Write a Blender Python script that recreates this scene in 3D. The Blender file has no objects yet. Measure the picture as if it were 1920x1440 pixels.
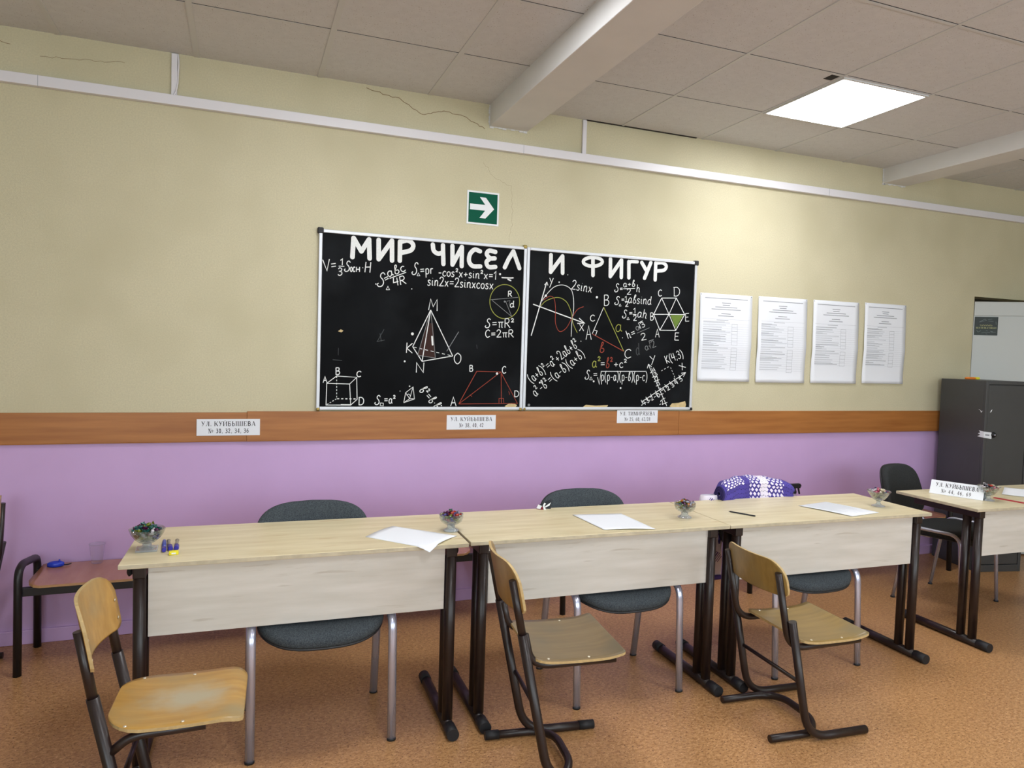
import bpy, math, random
from mathutils import Vector, Matrix
R = math.radians
PI = math.pi
SC = bpy.context.scene
COL = SC.collection

# ------------------------------------------------------------------ camera, world, light, exposure
CAM = Vector((0.0, -3.969284, 1.479472))
C_R = Vector((0.9341, -0.3557, 0.0305)); C_U = Vector((-0.0126, 0.0524, 0.9985)); C_F = Vector((0.3568, 0.9331, -0.0445))
FPX = 1327.565
cd = bpy.data.cameras.new('camera'); cam = bpy.data.objects.new('camera', cd); COL.objects.link(cam)
cd.sensor_fit = 'HORIZONTAL'; cd.sensor_width = 36.0; cd.lens = FPX / 1920 * 36.0; cd.clip_start = 0.05; cd.clip_end = 60
_r = C_R.normalized(); _f = C_F.normalized(); _u = _r.cross(_f).normalized()
m = Matrix.Identity(4)
for i in range(3):
    m[i][0] = _r[i]; m[i][1] = _u[i]; m[i][2] = -_f[i]; m[i][3] = CAM[i]
cam.matrix_world = m
SC.camera = cam
SC.view_settings.view_transform = 'Standard'; SC.view_settings.look = 'None'
SC.view_settings.gamma = 1.0; SC.view_settings.use_curve_mapping = False
SC.view_settings.exposure = 0.10
try:
    SC.cycles.use_denoising = True; SC.cycles.max_bounces = 10; SC.cycles.transparent_max_bounces = 16
    SC.cycles.caustics_reflective = False; SC.cycles.caustics_refractive = False
except Exception:
    pass
W = bpy.data.worlds.new('sky'); SC.world = W; W.use_nodes = True
W.node_tree.nodes['Background'].inputs[0].default_value = (0.75, 0.85, 1.0, 1)
W.node_tree.nodes['Background'].inputs[1].default_value = 1.5

def area(name, loc, rot, sx, sy, power, color):
    l = bpy.data.lights.new(name, 'AREA'); l.shape = 'RECTANGLE'; l.size = sx; l.size_y = sy
    l.energy = power; l.color = color
    o = bpy.data.objects.new(name, l); COL.objects.link(o); o.location = loc; o.rotation_euler = rot
    return o
# daylight through the three windows of the wall behind the camera
DAY = 56.0
WINX = [(-2.3, -0.3), (0.7, 2.7), (3.7, 5.7)]
for k, (a, b) in enumerate(WINX):
    area('window_daylight', ((a + b) / 2, -6.28, 1.75), (R(90), 0, 0), b - a, 1.65, DAY, (0.86, 0.97, 1.0))
LED = 24.0

# ------------------------------------------------------------------ helpers
def lin(c):
    def f(v):
        v /= 255.0
        return v / 12.92 if v <= 0.04045 else ((v + 0.055) / 1.055) ** 2.4
    return (f(c[0]), f(c[1]), f(c[2]), 1.0)

class MB:
    def __init__(s):
        s.v = []; s.f = []; s.mi = []; s.sm = []
    def add(s, vs, fs, mi=0, smooth=False):
        b = len(s.v); s.v += [tuple(p) for p in vs]
        for f in fs:
            s.f.append([b + i for i in f]); s.mi.append(mi); s.sm.append(smooth)
        return s
    def box(s, x0, x1, y0, y1, z0, z1, mi=0, M=None):
        vs = [(x, y, z) for z in (z0, z1) for y in (y0, y1) for x in (x0, x1)]
        if M is not None: vs = [tuple(M @ Vector(p)) for p in vs]
        return s.add(vs, [(0, 2, 3, 1), (4, 5, 7, 6), (0, 1, 5, 4), (2, 6, 7, 3), (0, 4, 6, 2), (1, 3, 7, 5)], mi)
    def tube(s, pts, r, n=12, mi=0, caps=True, ry=None):
        pts = [Vector(p) for p in pts]; ry = ry or r
        rr = r if isinstance(r, (list, tuple)) else [r] * len(pts)
        t0 = (pts[1] - pts[0]).normalized()
        ref = Vector((0, 0, 1)) if abs(t0.z) < 0.9 else Vector((1, 0, 0))
        nx = t0.cross(ref).normalized(); ny = nx.cross(t0).normalized()
        vs = []; L = len(pts)
        for i, p in enumerate(pts):
            if i == 0: t = t0
            elif i == L - 1: t = (pts[i] - pts[i - 1]).normalized()
            else: t = ((pts[i] - pts[i - 1]).normalized() + (pts[i + 1] - pts[i]).normalized()).normalized()
            nx = (nx - t * nx.dot(t)).normalized(); ny = t.cross(nx).normalized()
            q = rr[i] if ry is r or isinstance(r, (list, tuple)) else r
            qy = rr[i] if isinstance(r, (list, tuple)) else ry
            for k in range(n):
                a = 2 * PI * k / n
                vs.append(p + nx * math.cos(a) * q + ny * math.sin(a) * qy)
        fs = []
        for i in range(L - 1):
            for k in range(n):
                k2 = (k + 1) % n
                fs.append((i * n + k, i * n + k2, (i + 1) * n + k2, (i + 1) * n + k))
        s.add(vs, fs, mi, True)
        if caps:
            b = len(s.v) - len(vs)
            s.f.append([b + k for k in reversed(range(n))]); s.mi.append(mi); s.sm.append(False)
            s.f.append([b + (L - 1) * n + k for k in range(n)]); s.mi.append(mi); s.sm.append(False)
        return s
    def lathe(s, prof, n=32, mi=0, c=(0, 0, 0), M=None, lobes=None):
        vs = []; fs = []
        for (r, z) in prof:
            for k in range(n):
                a = 2 * PI * k / n
                rr = r
                if lobes: rr = r * (1 + lobes[1] * math.cos(lobes[0] * a))
                p = Vector((c[0] + rr * math.cos(a), c[1] + rr * math.sin(a), c[2] + z))
                vs.append(M @ p if M is not None else p)
        for i in range(len(prof) - 1):
            for k in range(n):
                k2 = (k + 1) % n
                fs.append((i * n + k, i * n + k2, (i + 1) * n + k2, (i + 1) * n + k))
        b = len(s.v); s.add(vs, fs, mi, True)
        if prof[0][0] > 1e-5:
            s.f.append([b + k for k in reversed(range(n))]); s.mi.append(mi); s.sm.append(False)
        if prof[-1][0] > 1e-5:
            s.f.append([b + (len(prof) - 1) * n + k for k in range(n)]); s.mi.append(mi); s.sm.append(False)
        return s
    def prism(s, poly, fmap, d0, d1, mi=0):
        """polygon (u,v) list, counter-clockwise; fmap(u,v,d)->xyz"""
        n = len(poly)
        vs = [fmap(u, v, d0) for u, v in poly] + [fmap(u, v, d1) for u, v in poly]
        fs = [list(range(n)), list(reversed(range(n, 2 * n)))]
        for i in range(n):
            j = (i + 1) % n
            fs.append((i, i + n, j + n, j))
        return s.add(vs, fs, mi)
    def build(s, name, mats, parent=None, bevel=0, seg=2, recalc=True):
        me = bpy.data.meshes.new(name); me.from_pydata(s.v, [], s.f)
        mats = mats if isinstance(mats, (list, tuple)) else [mats]
        for m_ in mats: me.materials.append(m_)
        me.polygons.foreach_set('material_index', s.mi); me.polygons.foreach_set('use_smooth', s.sm)
        me.update()
        if recalc:
            import bmesh
            bm = bmesh.new(); bm.from_mesh(me); bmesh.ops.recalc_face_normals(bm, faces=bm.faces[:]); bm.to_mesh(me); bm.free()
        o = bpy.data.objects.new(name, me); COL.objects.link(o)
        if parent is not None: o.parent = parent
        if bevel:
            b = o.modifiers.new('bevel', 'BEVEL'); b.width = bevel; b.segments = seg; b.limit_method = 'ANGLE'; b.angle_limit = R(50)
        return o

def tag(o, label, cat, group=None):
    o['label'] = label; o['category'] = cat
    if group: o['group'] = group
    return o
def thing(name, label, cat, loc=(0, 0, 0), rz=0, group=None):
    o = bpy.data.objects.new(name, None); COL.objects.link(o); o.location = loc; o.rotation_euler = (0, 0, rz)
    o.empty_display_size = 0.05
    return tag(o, label, cat, group)
def struct(o):
    o['kind'] = 'structure'; return o
def copy_tree(o, parent=None):
    c = o.copy(); COL.objects.link(c)
    if parent is not None: c.parent = parent
    for ch in list(o.children): copy_tree(ch, c)
    return c
def arcpts(c, r, a0, a1, n, u, v):
    c = Vector(c); u = Vector(u); v = Vector(v)
    return [c + u * math.cos(a0 + (a1 - a0) * i / n) * r + v * math.sin(a0 + (a1 - a0) * i / n) * r for i in range(n + 1)]
def fillet(pts, r, n=6):
    """polyline with rounded corners"""
    pts = [Vector(p) for p in pts]; out = [pts[0]]
    for i in range(1, len(pts) - 1):
        a, b, c = pts[i - 1], pts[i], pts[i + 1]
        rr = r[i - 1] if isinstance(r, (list, tuple)) else r
        d1 = min(rr, (a - b).length * .49); d2 = min(rr, (c - b).length * .49)
        p1 = b + (a - b).normalized() * d1; p2 = b + (c - b).normalized() * d2
        for k in range(n + 1):
            t = k / n
            out.append(p1 * (1 - t) ** 2 + b * 2 * t * (1 - t) + p2 * t * t)
    out.append(pts[-1]); return out
def catmull(pts, n=6):
    P = [Vector(p) for p in pts]; P = [P[0] * 2 - P[1]] + P + [P[-1] * 2 - P[-2]]; out = []
    for i in range(1, len(P) - 2):
        p0, p1, p2, p3 = P[i - 1:i + 3]
        for k in range(n):
            t = k / n
            out.append(0.5 * ((2 * p1) + (p2 - p0) * t + (2 * p0 - 5 * p1 + 4 * p2 - p3) * t * t + (3 * p1 - p0 - 3 * p2 + p3) * t ** 3))
    out.append(P[-2]); return out

# ------------------------------------------------------------------ materials
def mat(name, col, rough=0.5, metal=0.0, var=0.0, scale=8.0, stretch=(1, 1, 1), bump=0.0, bscale=None, spec=0.5, col2=None, detail=4.0):
    m_ = bpy.data.materials.new(name); m_.use_nodes = True; nt = m_.node_tree; N = nt.nodes; Lk = nt.links
    b = N['Principled BSDF']; c = lin(col)
    b.inputs['Base Color'].default_value = c; b.inputs['Roughness'].default_value = rough; b.inputs['Metallic'].default_value = metal
    b.inputs['Specular IOR Level'].default_value = spec
    if var or bump or col2:
        tc = N.new('ShaderNodeTexCoord'); mp = N.new('ShaderNodeMapping'); mp.inputs['Scale'].default_value = stretch
        Lk.new(tc.outputs['Object'], mp.inputs['Vector'])
    if var or col2:
        no = N.new('ShaderNodeTexNoise'); no.inputs['Scale'].default_value = scale; no.inputs['Detail'].default_value = detail
        Lk.new(mp.outputs[0], no.inputs['Vector'])
        rp = N.new('ShaderNodeValToRGB'); rp.color_ramp.elements[0].position = 0.32; rp.color_ramp.elements[1].position = 0.68
        c2 = lin(col2) if col2 else tuple(min(1, c[i] * (1 + var)) for i in range(3)) + (1,)
        c1 = c if col2 else tuple(c[i] * (1 - var) for i in range(3)) + (1,)
        rp.color_ramp.elements[0].color = c1; rp.color_ramp.elements[1].color = c2
        Lk.new(no.outputs['Fac'], rp.inputs[0]); Lk.new(rp.outputs[0], b.inputs['Base Color'])
    if bump:
        n2 = N.new('ShaderNodeTexNoise'); n2.inputs['Scale'].default_value = bscale or scale; n2.inputs['Detail'].default_value = 3
        Lk.new(mp.outputs[0], n2.inputs['Vector'])
        bp = N.new('ShaderNodeBump'); bp.inputs['Strength'].default_value = bump; bp.inputs['Distance'].default_value = 0.002
        Lk.new(n2.outputs['Fac'], bp.inputs['Height']); Lk.new(bp.outputs[0], b.inputs['Normal'])
    return m_
def mixin(m_, col, scale, lo, hi, stretch=(1, 1, 1), detail=2.0, voronoi=False):
    """blend another colour into the base colour where a noise passes a threshold"""
    nt = m_.node_tree; N = nt.nodes; Lk = nt.links; b = N['Principled BSDF']
    tc = N.new('ShaderNodeTexCoord'); mp = N.new('ShaderNodeMapping'); mp.inputs['Scale'].default_value = stretch
    Lk.new(tc.outputs['Object'], mp.inputs['Vector'])
    if voronoi:
        no = N.new('ShaderNodeTexVoronoi'); no.inputs['Scale'].default_value = scale; out = no.outputs['Distance']
    else:
        no = N.new('ShaderNodeTexNoise'); no.inputs['Scale'].default_value = scale; no.inputs['Detail'].default_value = detail; out = no.outputs['Fac']
    Lk.new(mp.outputs[0], no.inputs['Vector'])
    mr = N.new('ShaderNodeMapRange'); mr.inputs[1].default_value = lo; mr.inputs[2].default_value = hi
    Lk.new(out, mr.inputs[0])
    mx = N.new('ShaderNodeMix'); mx.data_type = 'RGBA'
    Lk.new(mr.outputs[0], mx.inputs['Factor'])
    src = b.inputs['Base Color'].links[0].from_socket if b.inputs['Base Color'].links else None
    if src: Lk.new(src, mx.inputs['A'])
    else: mx.inputs['A'].default_value = b.inputs['Base Color'].default_value
    mx.inputs['B'].default_value = lin(col)
    Lk.new(mx.outputs['Result'], b.inputs['Base Color'])
    return m_
def emis(name, col, st):
    m_ = bpy.data.materials.new(name); m_.use_nodes = True; nt = m_.node_tree
    b = nt.nodes['Principled BSDF']; b.inputs['Base Color'].default_value = lin(col)
    b.inputs['Emission Color'].default_value = lin(col); b.inputs['Emission Strength'].default_value = st
    return m_
def glass(name, col=(255, 255, 255), ior=1.5):
    m_ = bpy.data.materials.new(name); m_.use_nodes = True; nt = m_.node_tree; b = nt.nodes['Principled BSDF']
    b.inputs['Base Color'].default_value = lin(col); b.inputs['Roughness'].default_value = 0.02
    b.inputs['Transmission Weight'].default_value = 1.0; b.inputs['IOR'].default_value = ior
    return m_
def thinclear(name, tint=(245, 245, 250), fac=0.1, refl=0.55):
    m_ = bpy.data.materials.new(name); m_.use_nodes = True; nt = m_.node_tree; N = nt.nodes; N.remove(N['Principled BSDF'])
    t = N.new('ShaderNodeBsdfTransparent'); t.inputs[0].default_value = lin(tint)
    g = N.new('ShaderNodeBsdfGlossy'); g.inputs['Roughness'].default_value = 0.06
    d = N.new('ShaderNodeBsdfDiffuse'); d.inputs[0].default_value = lin((235, 235, 240))
    fr = N.new('ShaderNodeLayerWeight'); fr.inputs[0].default_value = 0.35
    m1 = N.new('ShaderNodeMixShader'); m2 = N.new('ShaderNodeMixShader'); m2.inputs[0].default_value = fac
    nt.links.new(fr.outputs['Facing'], m1.inputs[0])
    mul = N.new('ShaderNodeMath'); mul.operation = 'MULTIPLY'; mul.inputs[1].default_value = refl
    nt.links.new(fr.outputs['Facing'], mul.inputs[0]); nt.links.new(mul.outputs[0], m1.inputs[0])
    nt.links.new(t.outputs[0], m1.inputs[1]); nt.links.new(g.outputs[0], m1.inputs[2])
    nt.links.new(m1.outputs[0], m2.inputs[1]); nt.links.new(d.outputs[0], m2.inputs[2])
    nt.links.new(m2.outputs[0], N['Material Output'].inputs[0])
    return m_

M = {}
M['beige'] = mat('beige_wallpaper', (200, 193, 164), 0.75, var=0.06, scale=140, bump=0.25, bscale=260, spec=0.3)
mixin(M['beige'], (191, 184, 154), 2.2, 0.45, 0.75)
M['purple'] = mat('purple_wall_paint', (198, 165, 212), 0.45, var=0.03, scale=3, bump=0.05, bscale=60, spec=0.4)
M['whitewall'] = mat('pale_wall_paint', (215, 210, 200), 0.7)
M['floor'] = mat('speckled_linoleum', (158, 112, 68), 0.36, col2=(196, 150, 102), scale=55, stretch=(1, 1.6, 1), detail=6, spec=0.45)
mixin(M['floor'], (104, 66, 40), 120, 0.585, 0.66, stretch=(1, 1.5, 1), detail=3)
mixin(M['floor'], (222, 182, 138), 110, 0.60, 0.72, stretch=(1.2, 1.7, 1), detail=3)
M['tile'] = mat('mineral_ceiling_tile', (208, 209, 212), 0.85, var=0.03, scale=30, bump=0.5, bscale=140, spec=0.2)
mixin(M['tile'], (150, 140, 134), 150, 0.66, 0.72, detail=2)
M['tbar'] = mat('white_metal_tbar', (202, 203, 204), 0.5)
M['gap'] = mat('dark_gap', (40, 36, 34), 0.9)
M['beam'] = mat('painted_plaster_beam', (214, 214, 214), 0.6, var=0.03, scale=5, bump=0.15, bscale=20)
M['rail'] = mat('orange_wood_laminate', (150, 92, 42), 0.4, col2=(172, 112, 56), scale=3.5, stretch=(0.6, 1, 9), detail=6)
M['duct'] = mat('white_plastic_trunking', (224, 222, 228), 0.4)
M['crack'] = mat('wall_crack', (128, 106, 78), 0.9)
M['birch'] = mat('birch_laminate', (206, 192, 154), 0.34, col2=(224, 212, 180), scale=2.6, stretch=(1.2, 11, 11), detail=7)
mixin(M['birch'], (196, 170, 124), 3.0, 0.62, 0.74, stretch=(1.5, 14, 14), detail=5)
M['birchdaylit'] = mat('daylight_tinted_birch_panel', (198, 194, 186), 0.45, col2=(214, 210, 204), scale=2.4, stretch=(1.3, 9, 12), detail=7)  # same birch laminate, cool window daylight put into the front panel's colour
mixin(M['birchdaylit'], (178, 170, 158), 3.2, 0.64, 0.76, stretch=(1.4, 9, 15), detail=5)
M['edge'] = mat('worn_laminate_edge', (190, 180, 156), 0.5, var=0.12, scale=30)
M['brown'] = mat('dark_brown_painted_steel', (34, 23, 22), 0.36, var=0.08, scale=14)
M['black'] = mat('black_painted_steel', (18, 17, 21), 0.42, var=0.08, scale=14)
M['rubber'] = mat('black_rubber', (22, 22, 26), 0.6, var=0.08, scale=30)
M['chrome'] = mat('polished_steel_tube', (196, 200, 222), 0.26, metal=0.72)
M['alu'] = mat('brushed_aluminium', (205, 208, 214), 0.42, metal=0.35)
M['fabric'] = mat('charcoal_fabric', (48, 54, 60), 0.95, col2=(76, 82, 86), scale=260, detail=3, bump=0.4, bscale=400, spec=0.15)
M['fabricblack'] = mat('black_fabric', (40, 42, 44), 0.9, col2=(58, 60, 60), scale=260, detail=3, bump=0.3, bscale=400, spec=0.2)
M['shell'] = mat('black_plastic_shell', (24, 24, 28), 0.5)
def ply(n, c1, c2, worn):
    m_ = mat(n, c1, 0.34, col2=c2, scale=3.0, stretch=(1.5, 14, 5), detail=6)
    mixin(m_, worn, 4.2, 0.44, 0.66, stretch=(1, 1.2, 1), detail=5)
    return m_
M['ply1'] = ply('varnished_plywood', (170, 128, 62), (190, 148, 80), (158, 138, 98))
def worn_patch(n, src, centre, radius, col):
    m_ = src.copy(); m_.name = n; nt = m_.node_tree; N = nt.nodes; Lk = nt.links; b = N['Principled BSDF']
    tc = N.new('ShaderNodeTexCoord'); sb = N.new('ShaderNodeVectorMath'); sb.operation = 'SUBTRACT'; sb.inputs[1].default_value = centre
    sc_ = N.new('ShaderNodeVectorMath'); sc_.operation = 'MULTIPLY'; sc_.inputs[1].default_value = (1 / radius[0], 1 / radius[1], 0)
    ln = N.new('ShaderNodeVectorMath'); ln.operation = 'LENGTH'; no = N.new('ShaderNodeTexNoise'); no.inputs['Scale'].default_value = 18; no.inputs['Detail'].default_value = 5
    ad = N.new('ShaderNodeMath'); ad.operation = 'ADD'; mr = N.new('ShaderNodeMapRange'); mr.inputs[1].default_value = 1.6; mr.inputs[2].default_value = .75
    Lk.new(tc.outputs['Object'], sb.inputs[0]); Lk.new(sb.outputs[0], sc_.inputs[0]); Lk.new(sc_.outputs[0], ln.inputs[0]); Lk.new(tc.outputs['Object'], no.inputs['Vector'])
    Lk.new(ln.outputs['Value'], ad.inputs[0]); Lk.new(no.outputs['Fac'], ad.inputs[1]); Lk.new(ad.outputs[0], mr.inputs[0])
    mx = N.new('ShaderNodeMix'); mx.data_type = 'RGBA'; old = b.inputs['Base Color'].links[0].from_socket
    Lk.new(mr.outputs[0], mx.inputs['Factor']); Lk.new(old, mx.inputs['A']); mx.inputs['B'].default_value = lin(col); Lk.new(mx.outputs['Result'], b.inputs['Base Color'])
    return m_
M['ply1seat'] = worn_patch('worn_varnished_plywood', M['ply1'], (.27, 0, 0), (.13, .10), (178, 166, 138))
M['ply2'] = ply('worn_grey_plywood', (110, 90, 62), (126, 106, 75), (104, 92, 72))
M['ply2b'] = ply('honey_plywood', (150, 117, 68), (166, 132, 80), (140, 116, 80))
M['ply3'] = ply('olive_plywood', (130, 105, 56), (148, 121, 68), (124, 108, 74))
M['plyedge'] = mat('plywood_edge', (186, 160, 112), 0.6, var=0.1, scale=80)
M['screw'] = mat('bright_screw_head', (225, 215, 195), 0.3, metal=0.6)
M['benchply'] = mat('brown_bench_plywood', (158, 108, 86), 0.22, col2=(172, 122, 98), scale=3, stretch=(7, 1.5, 1), detail=5)
M['benchedge'] = mat('bench_plywood_edge', (176, 136, 96), 0.5)
M['board'] = mat('black_chalkboard', (5, 6, 8), 0.65, col2=(17, 19, 22), scale=2.6, detail=5, spec=0.08)
mixin(M['board'], (40, 43, 46), 1.7, 0.50, 0.85, detail=6)
M['chalk'] = mat('white_chalk', (226, 228, 228), 0.9, var=0.06, scale=120)
M['chalkgrey'] = mat('faint_grey_chalk', (128, 130, 132), 0.9)
M['chalkdim'] = mat('very_faint_chalk', (70, 73, 76), 0.9)
M['chalkyel'] = mat('olive_yellow_chalk', (150, 152, 70), 0.9)
M['chalkred'] = mat('red_chalk', (146, 62, 47), 0.9)
M['chalkgreen'] = mat('green_chalk_fill', (98, 122, 46), 0.9, var=0.1, scale=60)
M['chalkrust'] = mat('rust_chalk_hatch', (50, 25, 19), 0.9)
M['torn'] = mat('torn_board_patch', (200, 178, 132), 0.9, var=0.12, scale=40)
M['brass'] = mat('brass_clip', (150, 130, 70), 0.4, metal=0.7)
M['green'] = mat('sign_green', (8, 84, 64), 0.7, spec=0.15)
M['white'] = mat('white_vinyl', (226, 230, 234), 0.45)
M['paper'] = mat('white_paper', (228, 231, 238), 0.8, spec=0.2)
M['ink'] = mat('black_ink', (28, 28, 34), 0.8)
M['inkgrey'] = mat('grey_print', (176, 180, 188), 0.9)
M['inkmid'] = mat('dark_grey_print', (134, 138, 146), 0.9)
M['locker'] = mat('dark_grey_locker_paint', (66, 67, 69), 0.45, var=0.04, scale=6)
M['door'] = mat('pale_grey_door_paint', (184, 188, 186), 0.45)
M['poster'] = mat('dark_poster', (14, 24, 24), 0.5, col2=(20, 40, 34), scale=9)
M['posteryel'] = mat('poster_yellow', (186, 186, 130), 0.8)
M['postergrey'] = mat('poster_grey', (120, 132, 132), 0.8)
M['glass'] = thinclear('clear_glass', (244, 249, 248), 0.02, 0.8)
M['glassfoot'] = thinclear('clear_glass_foot', (240, 248, 250), 0.22, 0.9)
M['plastic'] = thinclear('clear_plastic', (248, 248, 252), 0.05, 0.4)
M['bottle'] = thinclear('clear_bottle_plastic', (235, 238, 240), 0.14)
M['bluepl'] = mat('blue_plastic', (24, 60, 190), 0.25)
M['navy'] = mat('navy_plastic', (44, 42, 150), 0.35)
M['penblue'] = mat('slate_blue_pen', (70, 78, 150), 0.35)
M['pengrey'] = mat('grey_pen_barrel', (140, 130, 118), 0.4)
M['yellow'] = mat('yellow_plastic', (226, 214, 40), 0.35)
M['orange'] = mat('orange_plastic', (222, 120, 30), 0.4)
M['red'] = mat('dark_red_plastic', (170, 40, 56), 0.4)
M['pink'] = mat('light_red_plastic', (226, 120, 128), 0.4)
M['redcloth'] = mat('dark_red_cloth', (120, 22, 40), 0.9)
M['darkcloth'] = mat('black_cloth', (40, 44, 50), 0.9, var=0.2, scale=200)
M['bag'] = mat('white_plastic_bag', (236, 228, 244), 0.5, var=0.05, scale=8)
M['bagpurple'] = mat('purple_bag_trim', (70, 44, 130), 0.5)
M['led'] = emis('lit_led_diffuser', (250, 252, 255), LED)

# ------------------------------------------------------------------ room shell
ZC = 2.914; XL = -3.3; XR = 6.9; YB = -6.1
DX0, DX1, DZ = 5.42, 6.3, 2.034       # doorway in the wall with the boards
b = MB()
for (x0, x1, z0, z1, mi) in ((XL, DX0, 1.05, ZC + .05, 0), (XL, DX0, 0, 1.05, 1), (DX0, DX1, DZ, ZC + .05, 0), (DX1, XR, 1.05, ZC + .05, 0), (DX1, XR, 0, 1.05, 1)):
    b.box(x0, x1, 0, 0.14, z0, z1, mi)
def ribbon2(pts, w):
    """(u,v) polyline -> left/right edge points with mitred joins"""
    P = [Vector((p[0], p[1])) for p in pts]
    Q = [P[0]]
    for p in P[1:]:
        if (p - Q[-1]).length > 1e-6: Q.append(p)
    P = Q; L = []; Rr = []
    if len(P) < 2: return [], []
    for i, p in enumerate(P):
        d0 = (P[i] - P[i - 1]).normalized() if i else None
        d1 = (P[i + 1] - P[i]).normalized() if i < len(P) - 1 else None
        if d0 is None: d0 = d1
        if d1 is None: d1 = d0
        t = d0 + d1
        if t.length < 0.2: t = d0
        t = t.normalized(); n = Vector((-t.y, t.x)); k = min(1.6, 1.0 / max(0.4, n.dot(Vector((-d0.y, d0.x)))))
        ww = w[i] if isinstance(w, (list, tuple)) else w
        L.append(p + n * ww * .5 * k); Rr.append(p - n * ww * .5 * k)
    return L, Rr
def ribbon(mb, pts, w, fmap, mi=0):
    L, Q = ribbon2(pts, w)
    n = len(L)
    if n < 2: return
    vs = [fmap(p.x, p.y) for p in L] + [fmap(p.x, p.y) for p in Q]
    mb.add(vs, [(i, i + 1, n + i + 1, n + i) for i in range(n - 1)], mi)
def crackline(pts, w, seed):
    rnd = random.Random(seed); out = []
    for i in range(len(pts) - 1):
        for k in range(8):
            t = k / 8
            out.append((pts[i][0] * (1 - t) + pts[i + 1][0] * t + rnd.uniform(-.006, .006), pts[i][1] * (1 - t) + pts[i + 1][1] * t + rnd.uniform(-.005, .005)))
    out.append(pts[-1])
    ribbon(b, out, w, lambda u, v: (u, -0.0006, v), 2)
crackline([(.62, 2.893), (.80, 2.865), (.93, 2.80), (1.05, 2.835), (1.17, 2.825), (1.30, 2.77)], .0035, 1)
crackline([(-1.35, 2.86), (-1.15, 2.875), (-1.02, 2.835)], .0025, 2)
crackline([(-.9, 2.80), (-.72, 2.815), (-.55, 2.83)], .0016, 3)
crackline([(1.30, 2.58), (1.36, 2.50), (1.47, 2.46), (1.49, 2.30), (1.47, 2.13)], .0009, 4)
struct(b.build('wall_back', [M['beige'], M['purple'], M['crack']], recalc=False))
b = MB()      # dark lobby behind the doorway
b.box(DX0 - .3, DX1 + .3, .9, 1.0, 0, 2.5).box(DX0 - .4, DX0 - .3, .14, 1.0, 0, 2.5).box(DX1 + .3, DX1 + .4, .14, 1.0, 0, 2.5).box(DX0 - .4, DX1 + .4, .14, 1.0, 2.5, 2.55)
b.box(DX0 - .4, DX1 + .4, .14, 1.0, -.05, 0)
struct(b.build('wall_corridor', M['whitewall']))
struct(MB().box(XL, XR, YB, 0.14, -.06, 0).build('floor', M['floor']))
b = MB(); b.box(XL - .1, XL, YB, .14, 0, ZC + .05); struct(b.build('wall_left', M['beige']))
b = MB(); b.box(XR, XR + .1, YB, .14, 0, ZC + .05); struct(b.build('wall_right', M['beige']))
b = MB(); b.box(XL - .1, XR + .1, YB - .2, YB, 0, .9).box(XL - .1, XR + .1, YB - .2, YB, 2.6, ZC + .05)
xs = [XL - .1] + [v for w_ in WINX for v in w_] + [XR + .1]
for i in range(0, len(xs), 2): b.box(xs[i], xs[i + 1], YB - .2, YB, .9, 2.6)
struct(b.build('wall_front', M['whitewall']))
for k, (x0, x1) in enumerate(WINX):
    w_ = MB()
    for (a0, a1, c0, c1) in ((x0, x1, .9, .96), (x0, x1, 2.54, 2.6), (x0, x0 + .06, .96, 2.54), (x1 - .06, x1, .96, 2.54), ((x0 + x1) / 2 - .04, (x0 + x1) / 2 + .04, .96, 2.54)):
        w_.box(a0, a1, YB - .12, YB - .06, c0, c1)
    struct(w_.build('window_%d' % (k + 1), M['white']))
# painted skirting under the purple wall
b = MB(); b.box(XL, DX0, -.012, 0, 0, .07); struct(b.build('baseboard_back', M['purple'], bevel=.004))

# ceiling: tiles, bars and the hairline dark gaps of the grid
b = MB(); b.box(XL, XR, YB, .14, ZC, ZC + .05, 0)
BEAMS = [(-4.75, -4.50), (-1.72, -1.49), (1.328, 1.564), (4.39, 4.612)]
def bay(xa, xb, x0, y0, wide):
    k = math.ceil((xa - x0) / .6)
    while x0 + .6 * k < xb:
        x = x0 + .6 * k; k += 1
        if x <= xa + .02 or x >= xb - .02: continue
        b.box(x - wide, x + wide, YB, 0, ZC - .0035, ZC, 1)
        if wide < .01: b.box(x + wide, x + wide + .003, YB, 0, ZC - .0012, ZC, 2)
    j = 0
    while y0 - .6 * j > YB:
        y = y0 - .6 * j; j += 1
        b.box(xa, xb, y - .009, y + .009, ZC - .002, ZC, 1)
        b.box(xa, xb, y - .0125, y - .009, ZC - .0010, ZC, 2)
bay(-1.49, 1.328, -.83, -.60, .013); bay(1.564, 4.39, 2.2009, -.57, .008); bay(4.612, XR, 5.21, -.57, .008); bay(XL, -1.72, -3.23, -.6, .013)
b.box(2.735, 2.785, -1.165, -1.10, ZC - .0016, ZC, 2)          # chipped tile corner beside the lamp
b.box(1.95, 2.75, -.012, 0, ZC - .004, ZC, 2)                  # open gap along the wall
struct(b.build('ceiling', [M['tile'], M['tbar'], M['gap']], recalc=False))
for k, (x0, x1) in enumerate(BEAMS[1:]):
    b = MB(); b.box(x0, x1, YB, 0, ZC - (.125 if k < 2 else .108), ZC + .02)
    rnd = random.Random(k)
    for i in range(9):   # rough plaster where the beam meets the wall
        z = ZC - .12 + i * .013
        b.box(x0 - rnd.uniform(.003, .01), x0 + .02, -.006, 0, z, z + .013)
        x = x0 + (x1 - x0) * i / 9
        b.box(x, x + (x1 - x0) / 9, -.006, 0, ZC - (.125 if k < 2 else .108) - rnd.uniform(.003, .012), ZC - .1)
    struct(b.build('trim_%d' % (k + 1), M['beam'], bevel=.006))
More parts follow.
